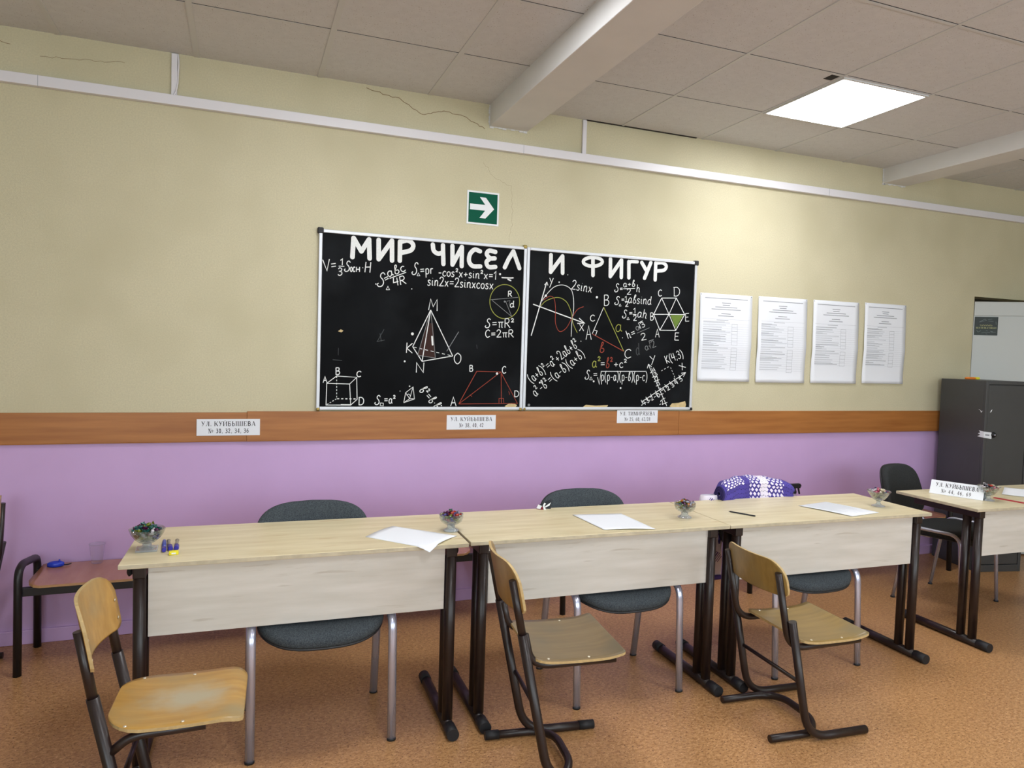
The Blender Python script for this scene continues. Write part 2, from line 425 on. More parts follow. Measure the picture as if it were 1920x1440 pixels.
# wooden rail in three boards
for k, (x0, x1, z0, z1, d) in enumerate(((XL, .0294, .973, 1.122, .014), (.0294, 2.694, .973, 1.128, .018), (2.6955, 5.30, .973, 1.127, .018))):
    b = MB(); b.box(x0, x1, -d, 0, z0, z1)
    b.box(x0, x1, -d - .0004, -d + .002, z0 - .004, z0)
    struct(b.build('trim_%d' % (k + 4), M['rail'], bevel=.002))

# cable trunking
def trunk(label, x0, x1, z0, z1, d, cable=False):
    t = thing('cable_trunking', label, 'cable duct', ((x0 + x1) / 2, -.0008, (z0 + z1) / 2), group=None)
    hx, hz = (x1 - x0) / 2, (z1 - z0) / 2
    MB().box(-hx, hx, -d * .5, 0, -hz, hz).build('base', M['duct'], t)
    MB().box(-hx, hx, -d, -d * .5, -hz, hz).build('lid', M['duct'], t, bevel=.003)
    if hx > 1:
        for s in (-.905, 1.535, 3.86):
            q = s - (x0 + x1) / 2
            MB().box(q - .0012, q + .0012, -d - .0006, -d + .002, -hz, hz).build('lid_joint', M['inkgrey'], t)
    if cable:
        pts = [(hx + .002, -.006, hz), (hx + .006, -.008, hz * .6), (hx + .004, -.012, 0), (hx + .002, -.012, -hz * .4), (hx - .004, -.02, -hz * .8), (hx - .012, -.022, -hz)]
        MB().tube(catmull(pts, 6), .004, 8).build('loose_cable', M['duct'], t)
    return t
trunk('long white plastic trunking running along the wall below the ceiling', XL, DX0 + 1.4, 2.653, 2.703, .03)
trunk('short upright white trunking with a loose cable beside it', -.345, -.318, 2.703, ZC - .005, .014, True)
trunk('short upright white trunking rising to the ceiling beside the beam', 1.925, 1.952, 2.703, ZC - .005, .014)

# LED panels
def led(x0, x1, y0, y1, label):
    t = thing('ceiling_light', label, 'ceiling light', ((x0 + x1) / 2, (y0 + y1) / 2, ZC))
    hx, hy = (x1 - x0) / 2, (y1 - y0) / 2
    f = MB()
    for (a0, a1, c0, c1) in ((-hx, hx, -hy, -hy + .012), (-hx, hx, hy - .012, hy), (-hx, -hx + .012, -hy + .012, hy - .012), (hx - .012, hx, -hy + .012, hy - .012)):
        f.box(a0, a1, c0, c1, -.010, 0)
    f.build('frame', M['tbar'], t)
    MB().box(-hx + .012, hx - .012, -hy + .012, hy - .012, -.008, -.001).build('diffuser', M['led'], t)
led(2.805, 3.395, -1.165, -.575, 'square lit white LED panel between two beams, chipped tile at its corner')
for (x, y, wh) in ((.37, -1.8, 'beside the beam'), (2.80, -3.57, 'past the beam'), (.37, -4.2, 'farthest back')):
    led(x + .005, x + .595, y + .005, y + .595, 'lit LED panel in the ceiling outside the view, ' + wh)

# ------------------------------------------------------------------ writing: a hand-drawn stroke alphabet
# '~' marks a smooth stroke; x to the right, y up, capital height 1
G = {
'V': (.6, '0,1 .3,0 .62,1'), '=': (.5, '.04,.32 .46,.34|.04,.56 .46,.58'), '1': (.3, '0,.72 .2,1 .2,0'),
'2': (.5, '~.03,.78 .12,.97 .32,.98 .42,.78 .3,.45 .02,.02|.02,.02 .5,.05'), '3': (.48, '~.05,.85 .22,1 .42,.84 .34,.6 .18,.54 .4,.46 .44,.2 .22,0 .02,.14'),
'4': (.5, '.1,1 .02,.42 .48,.45|.4,.95 .38,0'), '5': (.46, '.42,1 .1,.98 .06,.58|~.06,.58 .3,.64 .44,.36 .3,.04 .02,.08'), '0': (.5, '~.25,1 .04,.7 .06,.25 .25,0 .46,.28 .46,.72 .25,1'),
'S': (.6, '~.56,.86 .42,1 .26,.9 .24,.68 .4,.5 .46,.26 .34,.04 .12,0 0,.14 .1,.24'), 'o': (.42, '~.22,.6 .04,.42 .06,.14 .22,0 .38,.16 .38,.44 .22,.6'),
'c': (.38, '~.36,.5 .22,.6 .05,.42 .06,.12 .22,0 .38,.1'), 'н': (.46, '.06,.6 .06,0|.4,.6 .4,0|.06,.3 .4,.32'), '·': (.2, '.08,.42 .14,.42'),
'H': (.6, '.08,1 .04,0|.54,1 .52,0|.06,.5 .54,.54'), 'a': (.46, '~.36,.52 .2,.6 .04,.38 .06,.08 .2,0 .34,.2 .38,.58|~.38,.58 .36,.14 .46,.02'),
'b': (.42, '~.08,.34 .2,.9 .3,1 .32,.84 .1,.4 .06,.1 .2,0 .36,.14 .34,.38 .12,.42'), 'R': (.56, '.06,1 .04,0|~.06,.98 .36,1 .46,.76 .34,.54 .06,.5|.2,.5 .54,0'),
'p': (.46, '.08,.6 .05,-.4|~.07,.48 .24,.62 .4,.44 .36,.1 .18,0 .06,.12'), 'r': (.36, '.08,.6 .06,0|~.07,.4 .2,.6 .34,.54'), 'i': (.22, '.08,.58 .08,.08 .18,.02|.08,.8 .1,.82'),
'n': (.46, '.06,.6 .06,0|~.06,.36 .2,.6 .36,.5 .36,.08 .46,.02'), 's': (.36, '~.32,.5 .2,.6 .06,.5 .14,.34 .3,.22 .26,.04 .1,0 .02,.1'), 'x': (.44, '.04,.6 .4,0|.4,.6 .04,0'),
'+': (.48, '.04,.36 .44,.38|.24,.6 .23,.14'), 'M': (.72, '.04,0 .12,1 .36,.34 .6,1 .68,0'), 'K': (.56, '.08,1 .06,0|.5,.96 .08,.46 .52,0'), 'N': (.62, '.06,0 .08,1 .52,0 .56,1'),
'O': (.6, '~.3,1 .06,.7 .06,.28 .3,0 .54,.28 .54,.74 .3,1'), 'A': (.6, '.02,0 .3,1 .58,0|.1,.36 .5,.38'), 'B': (.52, '.06,1 .06,0|~.06,1 .36,.98 .42,.76 .3,.56 .08,.53|~.1,.53 .4,.48 .48,.24 .34,.02 .06,0'),
'C': (.52, '~.5,.84 .34,1 .1,.78 .06,.3 .24,0 .5,.14'), 'D': (.58, '.08,1 .06,0|~.02,.96 .34,.96 .54,.66 .5,.24 .3,.02 .02,.02'), 'E': (.5, '.06,1 .05,0|.06,.98 .46,1|.06,.52 .38,.54|.05,.02 .48,.04'),
'd': (.48, '~.38,.46 .22,.6 .05,.4 .06,.1 .2,0 .36,.16|~.42,.98 .38,.2 .48,.02'), 'π': (.56, '.02,.6 .54,.62|.16,.6 .14,0|.4,.6 .38,.06 .46,.02'), '(': (.3, '~.26,1.05 .08,.7 .06,.2 .2,-.2'), ')': (.3, '~.06,1.05 .24,.7 .24,.2 .08,-.2'),
';': (.2, '.1,.45 .12,.43|.12,.1 .04,-.12'), 'y': (.44, '.06,.6 .2,.14|~.4,.6 .24,.06 .1,-.36 0,-.3'), 'h': (.46, '.1,1 .06,0|~.06,.36 .22,.6 .36,.46 .34,.06 .44,.02'), '√': (.26, '.0,.42 .06,.48 .14,.02 .24,1.14 .86,1.12'),
'-': (.4, '.05,.34 .35,.36'), '²': (.3, '~.02,.90 .1,1.02 .22,.96 .2,.82 .02,.62|.02,.62 .28,.64'), ' ': (.3, ''), "'": (.1, ''), 'X': (.5, '.04,1 .46,0|.46,1 .02,0'), 'Y': (.5, '.04,1 .24,.5|.48,1 .1,-.3'),
}
def strokes(ch):
    w, s = G[ch]; out = []
    for part in s.split('|'):
        part = part.strip()
        if not part: continue
        sm = part.startswith('~'); pts = [tuple(float(q) for q in p.split(',')) for p in part.lstrip('~').split()]
        if sm: pts = [(p.x, p.y) for p in catmull([(p[0], p[1], 0) for p in pts], 5)]
        out.append(pts)
    return w, out
def wallpt(px, py, y):
    """the point of the plane parallel to the wall at depth y that a photo position looks at"""
    d = _f * FPX + _r * (px - 960) - _u * (py - 720)
    t = (y - CAM.y) / d.y
    p = CAM + d * t
    return p.x, p.z
class Writer:
    """collects chalk strokes of one board; positions read off an enlarged view (origin ox, oy, scale k)"""
    def __init__(s, ox, oy, k, y, base):
        s.ox, s.oy, s.k, s.y, s.base = ox, oy, k, y, base; s.mb = {}; s.n = 0; s.cur = 'chalk_writing'; s.id = 0
    def sec(s, name):
        s.cur = name; s.id += 1; return s
    def key(s, c): return (s.id, s.cur, c)
    def pt(s, x, y):
        u, v = wallpt(s.ox + x / s.k, s.oy + y / s.k, s.y); return (u, v)
    def line(s, pts, w=5.6, c='chalk', smooth=False, closed=False):
        q = [s.pt(*p) for p in pts]
        if closed: q.append(q[0])
        if smooth: q = [(p.x, p.y) for p in catmull([(p[0], p[1], 0) for p in q], 6)]
        mb = s.mb.setdefault(s.key(c), MB()); s.n += 1
        yy = s.y - .0004 - (s.n % 40) * 1.2e-5; B = s.base
        ribbon(mb, q, w / s.k / 305.0, lambda u, v: (u - B[0], yy - B[1], v - B[2]))
    def fat(s, pts, w, c='chalk', smooth=False):
        q = [s.pt(*p) for p in pts]
        if smooth: q = [(p.x, p.y) for p in catmull([(p[0], p[1], 0) for p in q], 6)]
        mb = s.mb.setdefault(s.key(c), MB()); B = s.base; ww = w / s.k / 305.0
        for i, p in enumerate(q):
            s.n += 1; yy = s.y - .0004 - (s.n % 60) * 1.2e-5
            n = 14; mb.add([(p[0] + math.cos(2 * PI * k / n) * ww / 2 - B[0], yy - B[1], p[1] + math.sin(2 * PI * k / n) * ww / 2 - B[2]) for k in range(n)], [list(range(n))])
            if i:
                s.n += 1; yy2 = s.y - .0004 - (s.n % 60) * 1.2e-5
                ribbon(mb, [q[i - 1], p], ww, lambda u, v: (u - B[0], yy2 - B[1], v - B[2]))
    def fill(s, pts, c):
        q = [s.pt(*p) for p in pts]; mb = s.mb.setdefault(s.key(c), MB()); s.n += 1; yy = s.y - .0003; B = s.base
        mb.add([(p[0] - B[0], yy - B[1], p[1] - B[2]) for p in q], [list(range(len(q)))])
    def txt(s, t, x0, y0, x1, y1, h, c='chalk', w=6.0):
        tot = sum(G[ch][0] + .1 for ch in t) - .1; L = math.hypot(x1 - x0, y1 - y0); ex = ((x1 - x0) / L, (y1 - y0) / L); ey = (ex[1], -ex[0])
        k = L / tot; cx = 0
        for ch in t:
            gw, st = strokes(ch)
            for pl in st:
                s.line([(x0 + ex[0] * (cx + p[0]) * k + ey[0] * p[1] * h, y0 + ex[1] * (cx + p[0]) * k + ey[1] * p[1] * h) for p in pl], w, c)
            cx += gw + .1
    def tri(s, x, y, r=13, c='chalk'):
        s.line([(x - r, y + r), (x, y - r), (x + r, y + r)], 4, c, closed=True)
    def dash(s, a, b_, n, c='chalk', w=4.5):
        for i in range(n):
            t0 = (i + .1) / n; t1 = (i + .62) / n
            s.line([(a[0] + (b_[0] - a[0]) * t0, a[1] + (b_[1] - a[1]) * t0), (a[0] + (b_[0] - a[0]) * t1, a[1] + (b_[1] - a[1]) * t1)], w, c)
    def done(s, parent, names):
        for (i, nm, c), mb in s.mb.items():
            o = mb.build('torn_patch' if c == 'torn' else nm, M[c], parent, recalc=False)
            if c in LAB: o['label'] = LAB[c]
LAB = {'chalkgrey': 'faint grey chalk marks', 'chalkdim': 'nearly wiped chalk smudges', 'chalkyel': 'olive yellow chalk lines', 'chalkred': 'red chalk lines', 'chalkgreen': 'green filled triangle', 'chalkrust': 'rust hatched section', 'torn': 'torn bare patches along the lower edge'}
NAMES = {'chalk': 'white_chalk_writing', 'chalkgrey': 'grey_chalk_mark', 'chalkdim': 'chalk_smudge', 'chalkyel': 'yellow_chalk_line', 'chalkred': 'red_chalk_line', 'chalkgreen': 'green_chalk_triangle', 'chalkrust': 'rust_chalk_hatching', 'torn': 'torn_patch'}

def chalkboard(x0, x1, z0, z1, label):
    t = thing('chalkboard', label, 'chalkboard', ((x0 + x1) / 2, 0, z0))
    hx = (x1 - x0) / 2; H = z1 - z0
    MB().box(-hx + .012, hx - .012, -.016, -.002, .012, H - .012).build('panel', M['board'], t)
    f = .018
    for (a0, a1, c0, c1) in ((-hx + f, hx - f, 0, f), (-hx + f, hx - f, H - f, H), (-hx, -hx + f, 0, H), (hx - f, hx, 0, H)):
        MB().box(a0, a1, -.024, 0, c0, c1).build('frame_strip', M['alu'], t, bevel=.003)
    return t, hx, H
def cap(t, x, z, m_, s=.03):
    MB().box(x - s / 2, x + s / 2, -.028, -.0005, z - s / 2, z + s / 2).build('corner_cap', m_, t, bevel=.005)
YW = -.0165
t, hx, H = chalkboard(.378, 1.580, 1.136, 2.110, 'black chalkboard with a chalk pyramid, a cube and a red trapezoid')
cap(t, -hx + .008, H - .008, M['rubber'], .032); cap(t, hx - .012, H, M['brass'], .022); cap(t, hx - .012, 0.004, M['brass'], .018); cap(t, -hx + .01, 0.004, M['brass'], .018)
w = Writer(590, 420, 4.0, YW, t.location)
BIG = 31
w.sec('heading_letter')
w.fat([(283, 248), (292, 105), (350, 205), (408, 115), (412, 258)], BIG)
w.sec('heading_letter')
w.fat([(480, 120), (480, 264), (580, 125), (580, 274)], BIG)
w.sec('heading_letter')
w.fat([(640, 132), (638, 275)], BIG); w.fat([(640, 134), (700, 124), (738, 155), (722, 196), (650, 216)], BIG, smooth=True)
w.sec('heading_letter')
w.fat([(886, 155), (893, 200), (925, 222), (962, 214)], BIG, smooth=True); w.fat([(962, 160), (965, 300)], BIG)
w.sec('heading_letter')
w.fat([(1033, 165), (1033, 305), (1104, 172), (1102, 316)], BIG)
w.sec('heading_letter')
w.fat([(1240, 205), (1200, 192), (1165, 226), (1158, 280), (1185, 315), (1242, 318)], BIG, smooth=True)
w.sec('heading_letter')
w.fat([(1355, 210), (1310, 200), (1290, 225), (1315, 256), (1350, 258)], BIG, smooth=True); w.fat([(1318, 258), (1288, 285), (1305, 322), (1355, 322)], BIG, smooth=True)
w.sec('heading_letter')
w.fat([(1425, 325), (1455, 262), (1490, 205), (1535, 332)], BIG)
w.sec('formula')
w.txt('V=', 68, 354, 165, 345, 86); w.txt('1', 192, 308, 214, 309, 48); w.line([(180, 316), (222, 318)]); w.txt('3', 172, 386, 206, 387, 58)
w.txt('S', 222, 355, 270, 356, 78); w.txt('oc', 265, 357, 302, 358, 60); w.txt('н', 308, 358, 340, 359, 60); w.txt('·H', 350, 360, 420, 365, 78)
w.sec('formula')
w.txt('S', 468, 468, 530, 470, 104); w.tri(549, 480, 13); w.txt('=', 532, 440, 565, 425, 60); w.txt('abc', 552, 398, 684, 350, 66); w.line([(562, 408), (686, 362)]); w.txt('4R', 594, 466, 688, 448, 62)
w.sec('formula')
w.txt('S', 728, 378, 772, 382, 92); w.tri(778, 378, 11); w.txt('=pr', 792, 378, 890, 372, 66)
w.sec('formula')
w.txt('-cos²x+sin²x=1', 925, 388, 1362, 418, 62); w.txt('sin2x=2sinxcosx', 845, 460, 1338, 490, 68)
w.sec('chalk_mark')
w.fat([(1390, 376)], 15); w.fat([(1405, 402), (1460, 405), (1488, 404)], 9); w.fat([(1450, 415), (1470, 424)], 10)
w.sec('circle_drawing')
w.line([(1425 + 112 * math.cos(a * PI / 20), 582 + 128 * math.sin(a * PI / 20)) for a in range(41)], 5, 'chalkyel')
w.line([(1320, 568), (1525, 550)], 3.5, 'chalkgrey'); w.line([(1330, 572), (1478, 695)], 3.5, 'chalkgrey'); w.line([(1432, 580), (1478, 695)], 3.5, 'chalkgrey'); w.line([(1440, 580), (1465, 573), (1457, 605)], 3, 'chalkgrey')
w.fat([(1425, 582)], 14, 'chalkgrey'); w.txt('R', 1450, 545, 1480, 545, 42); w.txt('d', 1464, 625, 1496, 625, 50)
w.sec('formula')
w.txt('S=πR²', 1278, 778, 1495, 778, 68); w.txt('C=2πR', 1278, 850, 1492, 850, 56)
w.sec('pyramid_drawing')
w.fill([(845, 745), (888, 745), (906, 1005), (772, 985)], 'chalkrust')
for a, c in (((870, 645), (735, 920)), ((870, 645), (805, 1030)), ((870, 645), (1035, 990)), ((735, 920), (805, 1030)), ((805, 1030), (1035, 990))): w.line([a, c], 6)
w.dash((738, 922), (1035, 990), 7); w.line([(866, 660), (772, 985)], 4, 'chalkgrey'); w.line([(872, 660), (905, 1005)], 4, 'chalkgrey'); w.line([(772, 985), (905, 1005)], 4, 'chalkgrey'); w.fat([(880, 845), (884, 905)], 12)
w.txt('M', 850, 645, 922, 652, 84); w.txt('K', 682, 966, 736, 968, 76); w.txt('N', 755, 1114, 826, 1114, 74); w.txt('O', 1042, 1048, 1098, 1050, 82)
w.sec('cube_drawing')
w.line([(90, 1195), (262, 1200), (270, 1358), (85, 1358)], 5, closed=True); w.line([(90, 1195), (165, 1140), (315, 1150), (262, 1200)], 5); w.line([(315, 1150), (318, 1315), (270, 1358)], 5)
w.line([(195, 1356), (270, 1357)], 9); w.dash((165, 1140), (165, 1310), 7); w.dash((165, 1310), (318, 1312), 5, w=7); w.dash((165, 1310), (85, 1358), 4)
w.txt('A', 62, 1190, 93, 1190, 46); w.txt('B', 156, 1130, 190, 1130, 52); w.txt('C', 312, 1145, 348, 1147, 42); w.txt('D', 328, 1357, 370, 1357, 58)
w.sec('formula')
w.txt('S', 450, 1354, 492, 1356, 70); w.line([(492, 1342), (515, 1344), (514, 1364), (492, 1362)], 4, closed=True); w.txt('=a²', 520, 1345, 606, 1346, 60)
w.sec('crystal_drawing')
w.line([(668, 1340), (682, 1265), (738, 1222), (748, 1312)], 4.5, closed=True); w.line([(682, 1265), (712, 1310), (748, 1312)], 4); w.line([(712, 1310), (738, 1222)], 4); w.line([(712, 1310), (668, 1340)], 4); w.line([(690, 1285), (705, 1275), (720, 1290)], 4)
w.sec('formula')
w.txt('b²=b·b', 782, 1250, 905, 1392, 66)
w.sec('trapezoid_drawing')
w.line([(1080, 1350), (1215, 1105), (1395, 1110), (1520, 1345)], 5, 'chalkred', closed=True); w.line([(1080, 1350), (1395, 1110)], 4, 'chalkred'); w.line([(1398, 1110), (1400, 1345)], 5, 'chalkred'); w.line([(1382, 1345), (1382, 1308), (1416, 1308), (1418, 1342)], 4, 'chalkred')
w.line([(1165, 1280), (1180, 1296)], 3.5, 'chalkred'); w.line([(1455, 1255), (1462, 1280)], 3.5, 'chalkred'); w.fat([(1367, 1122)], 17)
w.txt('A', 1018, 1366, 1062, 1366, 68); w.txt('B', 1160, 1106, 1188, 1106, 46); w.txt('C', 1404, 1120, 1436, 1120, 52); w.txt('D', 1496, 1296, 1532, 1296, 46)
w.sec('torn_patch')
w.fill([(1425, 1365), (1460, 1346), (1500, 1350), (1518, 1358), (1500, 1382), (1445, 1382)], 'torn'); w.sec('torn_patch').fill([(175, 804), (196, 790), (216, 800), (200, 813)], 'torn')
for (x, y, s) in ((733, 824, 20), (675, 1030, 13), (728, 487, 8), (458, 450, 8), (640, 1253, 6), (712, 1217, 10), (950, 1362, 9), (885, 880, 8)): w.sec('chalk_mark').fat([(x, y)], s)
w.line([(465, 882), (525, 870)], 4, 'chalkdim'); w.line([(520, 790), (470, 880)], 4, 'chalkdim'); w.line([(490, 820), (500, 880)], 4, 'chalkdim'); w.line([(1080, 808), (990, 955)], 4.5, 'chalkgrey'); w.line([(135, 1018), (205, 1024)], 4, 'chalkdim'); w.line([(178, 930), (176, 985)], 3, 'chalkdim'); w.line([(1215, 905), (1218, 935)], 3, 'chalkdim')
w.done(t, NAMES)

t, hx, H = chalkboard(1.582, 2.788, 1.136, 2.110, 'black chalkboard with a sine graph and a hexagon holding one green triangle')
cap(t, hx - .008, H - .008, M['rubber'], .032); cap(t, hx - .005, 0.006, M['rubber'], .02); cap(t, -hx + .012, 0.004, M['brass'], .016)
w = Writer(970, 450, 4.363, YW, t.location)
BIG = 33
w.sec('heading_letter')
w.fat([(275, 122), (272, 262), (370, 132), (370, 270)], BIG)
w.sec('heading_letter')
w.fat([(617 + 78 * math.cos(a * PI / 12), 178 + 36 * math.sin(a * PI / 12)) for a in range(25)], 29); w.fat([(618, 150), (618, 288)], BIG)
w.sec('heading_letter')
w.fat([(762, 155), (760, 298), (852, 165), (850, 305)], BIG)
w.sec('heading_letter')
w.fat([(912, 178), (912, 308)], BIG); w.fat([(912, 188), (930, 176), (982, 178)], 28)
w.sec('heading_letter')
w.fat([(1018, 185), (1052, 245)], BIG); w.fat([(1092, 185), (1040, 312)], BIG)
w.sec('heading_letter')
w.fat([(1132, 188), (1127, 325)], BIG); w.fat([(1132, 190), (1185, 186), (1218, 212), (1200, 246), (1140, 254)], 30, smooth=True)
w.sec('graph_drawing')
w.line([(113, 782), (240, 345)], 8); w.line([(222, 368), (242, 345), (250, 372)], 6); w.txt('Y', 258, 370, 292, 372, 60); w.line([(128, 525), (548, 680)], 8); w.line([(505, 640), (550, 680), (490, 682)], 8); w.txt('X', 505, 744, 546, 744, 56)
w.line([(200, 500), (235, 450), (300, 385), (370, 368), (430, 395), (455, 450), (460, 560), (445, 680), (440, 790)], 5, smooth=True)
w.line([(190, 540), (240, 495), (330, 470), (400, 505), (440, 590), (455, 680), (490, 760)], 5, 'chalkyel', smooth=True)
w.line([(215, 490), (265, 460), (300, 480), (312, 560), (312, 680), (345, 748), (400, 720), (445, 640), (490, 570), (542, 545)], 5, 'chalkred', smooth=True)
w.fat([(232, 456)], 20); w.txt('2sinx', 440, 402, 606, 432, 76)
w.sec('triangle_drawing')
w.line([(612, 768), (706, 550)], 5); w.line([(706, 550), (870, 910)], 6, 'chalkyel'); w.line([(612, 768), (870, 910)], 6, 'chalkred'); w.line([(622, 735), (652, 744), (640, 780)], 5)
w.txt('B', 706, 536, 752, 536, 86); w.txt('A', 560, 815, 606, 815, 114); w.txt('C', 874, 966, 932, 966, 72); w.txt('c', 594, 664, 634, 664, 84); w.txt('a', 804, 750, 856, 748, 96, 'chalkyel', 6); w.txt('b', 672, 920, 712, 920, 84, 'chalkred', 7)
w.sec('formula')
w.txt('a²', 612, 1042, 682, 1042, 86, 'chalkyel', 7); w.txt('=', 680, 1042, 716, 1042, 66); w.txt('b²', 724, 1046, 780, 1046, 84, 'chalkred', 7); w.txt('+c²', 788, 1044, 896, 1044, 68)
w.sec('formula')
w.txt('S', 552, 1138, 592, 1140, 76); w.tri(602, 1132, 12); w.txt('=', 622, 1128, 656, 1126, 60); w.line([(655, 1122), (670, 1182), (686, 1075), (1048, 1075)], 6); w.txt('p(p-a)(p-b)(p-c)', 686, 1150, 1062, 1152, 76, w=5.5)
w.fat([(624, 1156)], 16); w.fat([(844, 1212)], 16)
w.sec('formula')
w.txt('S', 794, 424, 832, 425, 68); w.txt('=', 838, 420, 864, 418, 44); w.txt('a+b', 868, 385, 964, 380, 52); w.line([(866, 399), (962, 396)]); w.txt('2', 896, 446, 930, 446, 46); w.txt('h', 972, 424, 1002, 426, 60)
w.sec('formula')
w.txt('S', 795, 528, 836, 530, 68); w.tri(840, 532, 9); w.txt('=', 850, 506, 876, 506, 40); w.txt('1', 880, 494, 896, 494, 34); w.line([(878, 503), (906, 503)]); w.txt('2', 882, 545, 908, 545, 38); w.txt('absind', 906, 514, 1094, 530, 70)
w.sec('formula')
w.txt('S', 858, 638, 896, 640, 68); w.tri(906, 642, 10); w.txt('=', 914, 620, 942, 620, 46); w.txt('1', 950, 598, 968, 598, 40); w.line([(945, 608), (974, 610)]); w.txt('2', 948, 660, 976, 660, 44); w.txt('ah', 980, 630, 1056, 642, 72)
w.sec('formula')
w.txt('h=', 904, 808, 972, 782, 66); w.txt('a', 976, 742, 1004, 728, 52, 'chalkgrey'); w.txt('√3', 1004, 730, 1048, 704, 44); w.line([(978, 762), (1080, 718)], 4, 'chalkgrey'); w.txt('2', 1014, 822, 1056, 816, 56)
w.sec('formula')
w.txt('d', 972, 942, 1002, 940, 100, 'chalkdim'); w.txt('a√2', 1050, 904, 1136, 872, 56, 'chalkgrey', 5)
w.sec('hexagon_drawing')
hexp = [(1180, 475), (1300, 475), (1368, 610), (1295, 740), (1165, 738), (1115, 608)]
w.line(hexp, 6.5, closed=True)
w.fill([(1252, 615), (1358, 613), (1295, 722)], 'chalkgreen')
for p in hexp: w.line([(1240, 608), p], 6)
w.txt('C', 1150, 460, 1182, 460, 52); w.txt('D', 1278, 460, 1332, 458, 74); w.txt('B', 1086, 656, 1116, 656, 60); w.txt('E', 1372, 666, 1406, 666, 66); w.txt('A', 1128, 796, 1162, 796, 66); w.txt('E', 1284, 820, 1322, 822, 62)
w.sec('formula')
w.txt('(a+b)²=a²+2ab+b²', 118, 1172, 512, 862, 76, w=5.5); w.txt('a²-b²=(a-b)(a+b)', 150, 1282, 556, 946, 76, w=5.5); w.fat([(183, 1167)], 15)
w.sec('axes_drawing')
w.line([(1015, 1325), (1372, 1088)], 6); w.line([(1340, 1090), (1376, 1084), (1358, 1118)], 6); w.line([(1222, 1358), (1072, 1020)], 6); w.line([(1062, 1050), (1072, 1016), (1098, 1038)], 6)
for i in range(9):
    q = (1018 + i * 38.5, 1323 - i * 25.6); w.line([(q[0] - 6, q[1] - 14), (q[0] + 8, q[1] + 16)], 5)
for i in range(8):
    q = (1100 + i * 16, 1082 + i * 36); w.line([(q[0] - 14, q[1] + 6), (q[0] + 14, q[1] - 6)], 5)
for s_, x, y in (('4', 1112, 1082), ('3', 1128, 1118), ('2', 1142, 1154), ('1', 1154, 1194), ('-2', 1168, 1358), ('1', 1198, 1252), ('2', 1230, 1232), ('3', 1266, 1208), ('4', 1298, 1186), ('5', 1334, 1160), ('-4', 1018, 1364), ('-3', 1048, 1344), ('-2', 1082, 1324), ('-1', 1122, 1298), ('0', 1150, 1290)):
    L_ = 24 if len(s_) == 1 else 40; w.txt(s_, x, y, x + L_ * .85, y - L_ * .5, 34)
w.txt('Y', 1085, 1006, 1134, 1000, 56); w.txt('K(4;3)', 1222, 1012, 1362, 958, 66); w.txt('X', 1348, 1066, 1380, 1040, 48)
w.dash((1240, 1035), (1168, 1076), 3); w.dash((1252, 1040), (1292, 1132), 4)
w.sec('torn_patch')
w.fill([(528, 1372), (560, 1348), (640, 1355), (742, 1350), (730, 1374)], 'torn'); w.sec('torn_patch').fill([(1245, 1362), (1265, 1336), (1320, 1332), (1372, 1318), (1380, 1345), (1372, 1376), (1290, 1372)], 'torn'); w.fat([(94, 1350)], 22, 'chalkgrey')
for (x, y, s) in ((650, 468, 20), (412, 285, 7), (342, 345, 12), (520, 828, 8), (860, 800, 7)): w.sec('chalk_mark').fat([(x, y)], s)
w.done(t, NAMES)

# ------------------------------------------------------------------ exit-direction sign
t = thing('direction_sign', 'green and white arrow sign above the chalkboards', 'sign', (1.302, 0, 2.3135))
MB().box(-.098, .098, -.004, 0, -.096, .096).build('sign_plate', M['white'], t)
MB().box(-.088, .088, -.0046, -.004, -.086, .086).build('green_field', M['green'], t)
ar = [(-.080, .020), (.013, .020), (-.021, .062), (.016, .062), (.068, .0), (.016, -.058), (-.021, -.058), (.013, -.013), (-.080, -.013)]
a_ = MB(); a_.add([(u, -.0052, v) for u, v in ar], [[0, 1, 7, 8], [2, 3, 4, 1], [1, 4, 7], [7, 4, 5, 6]]); a_.build('arrow', M['white'], t, recalc=False)

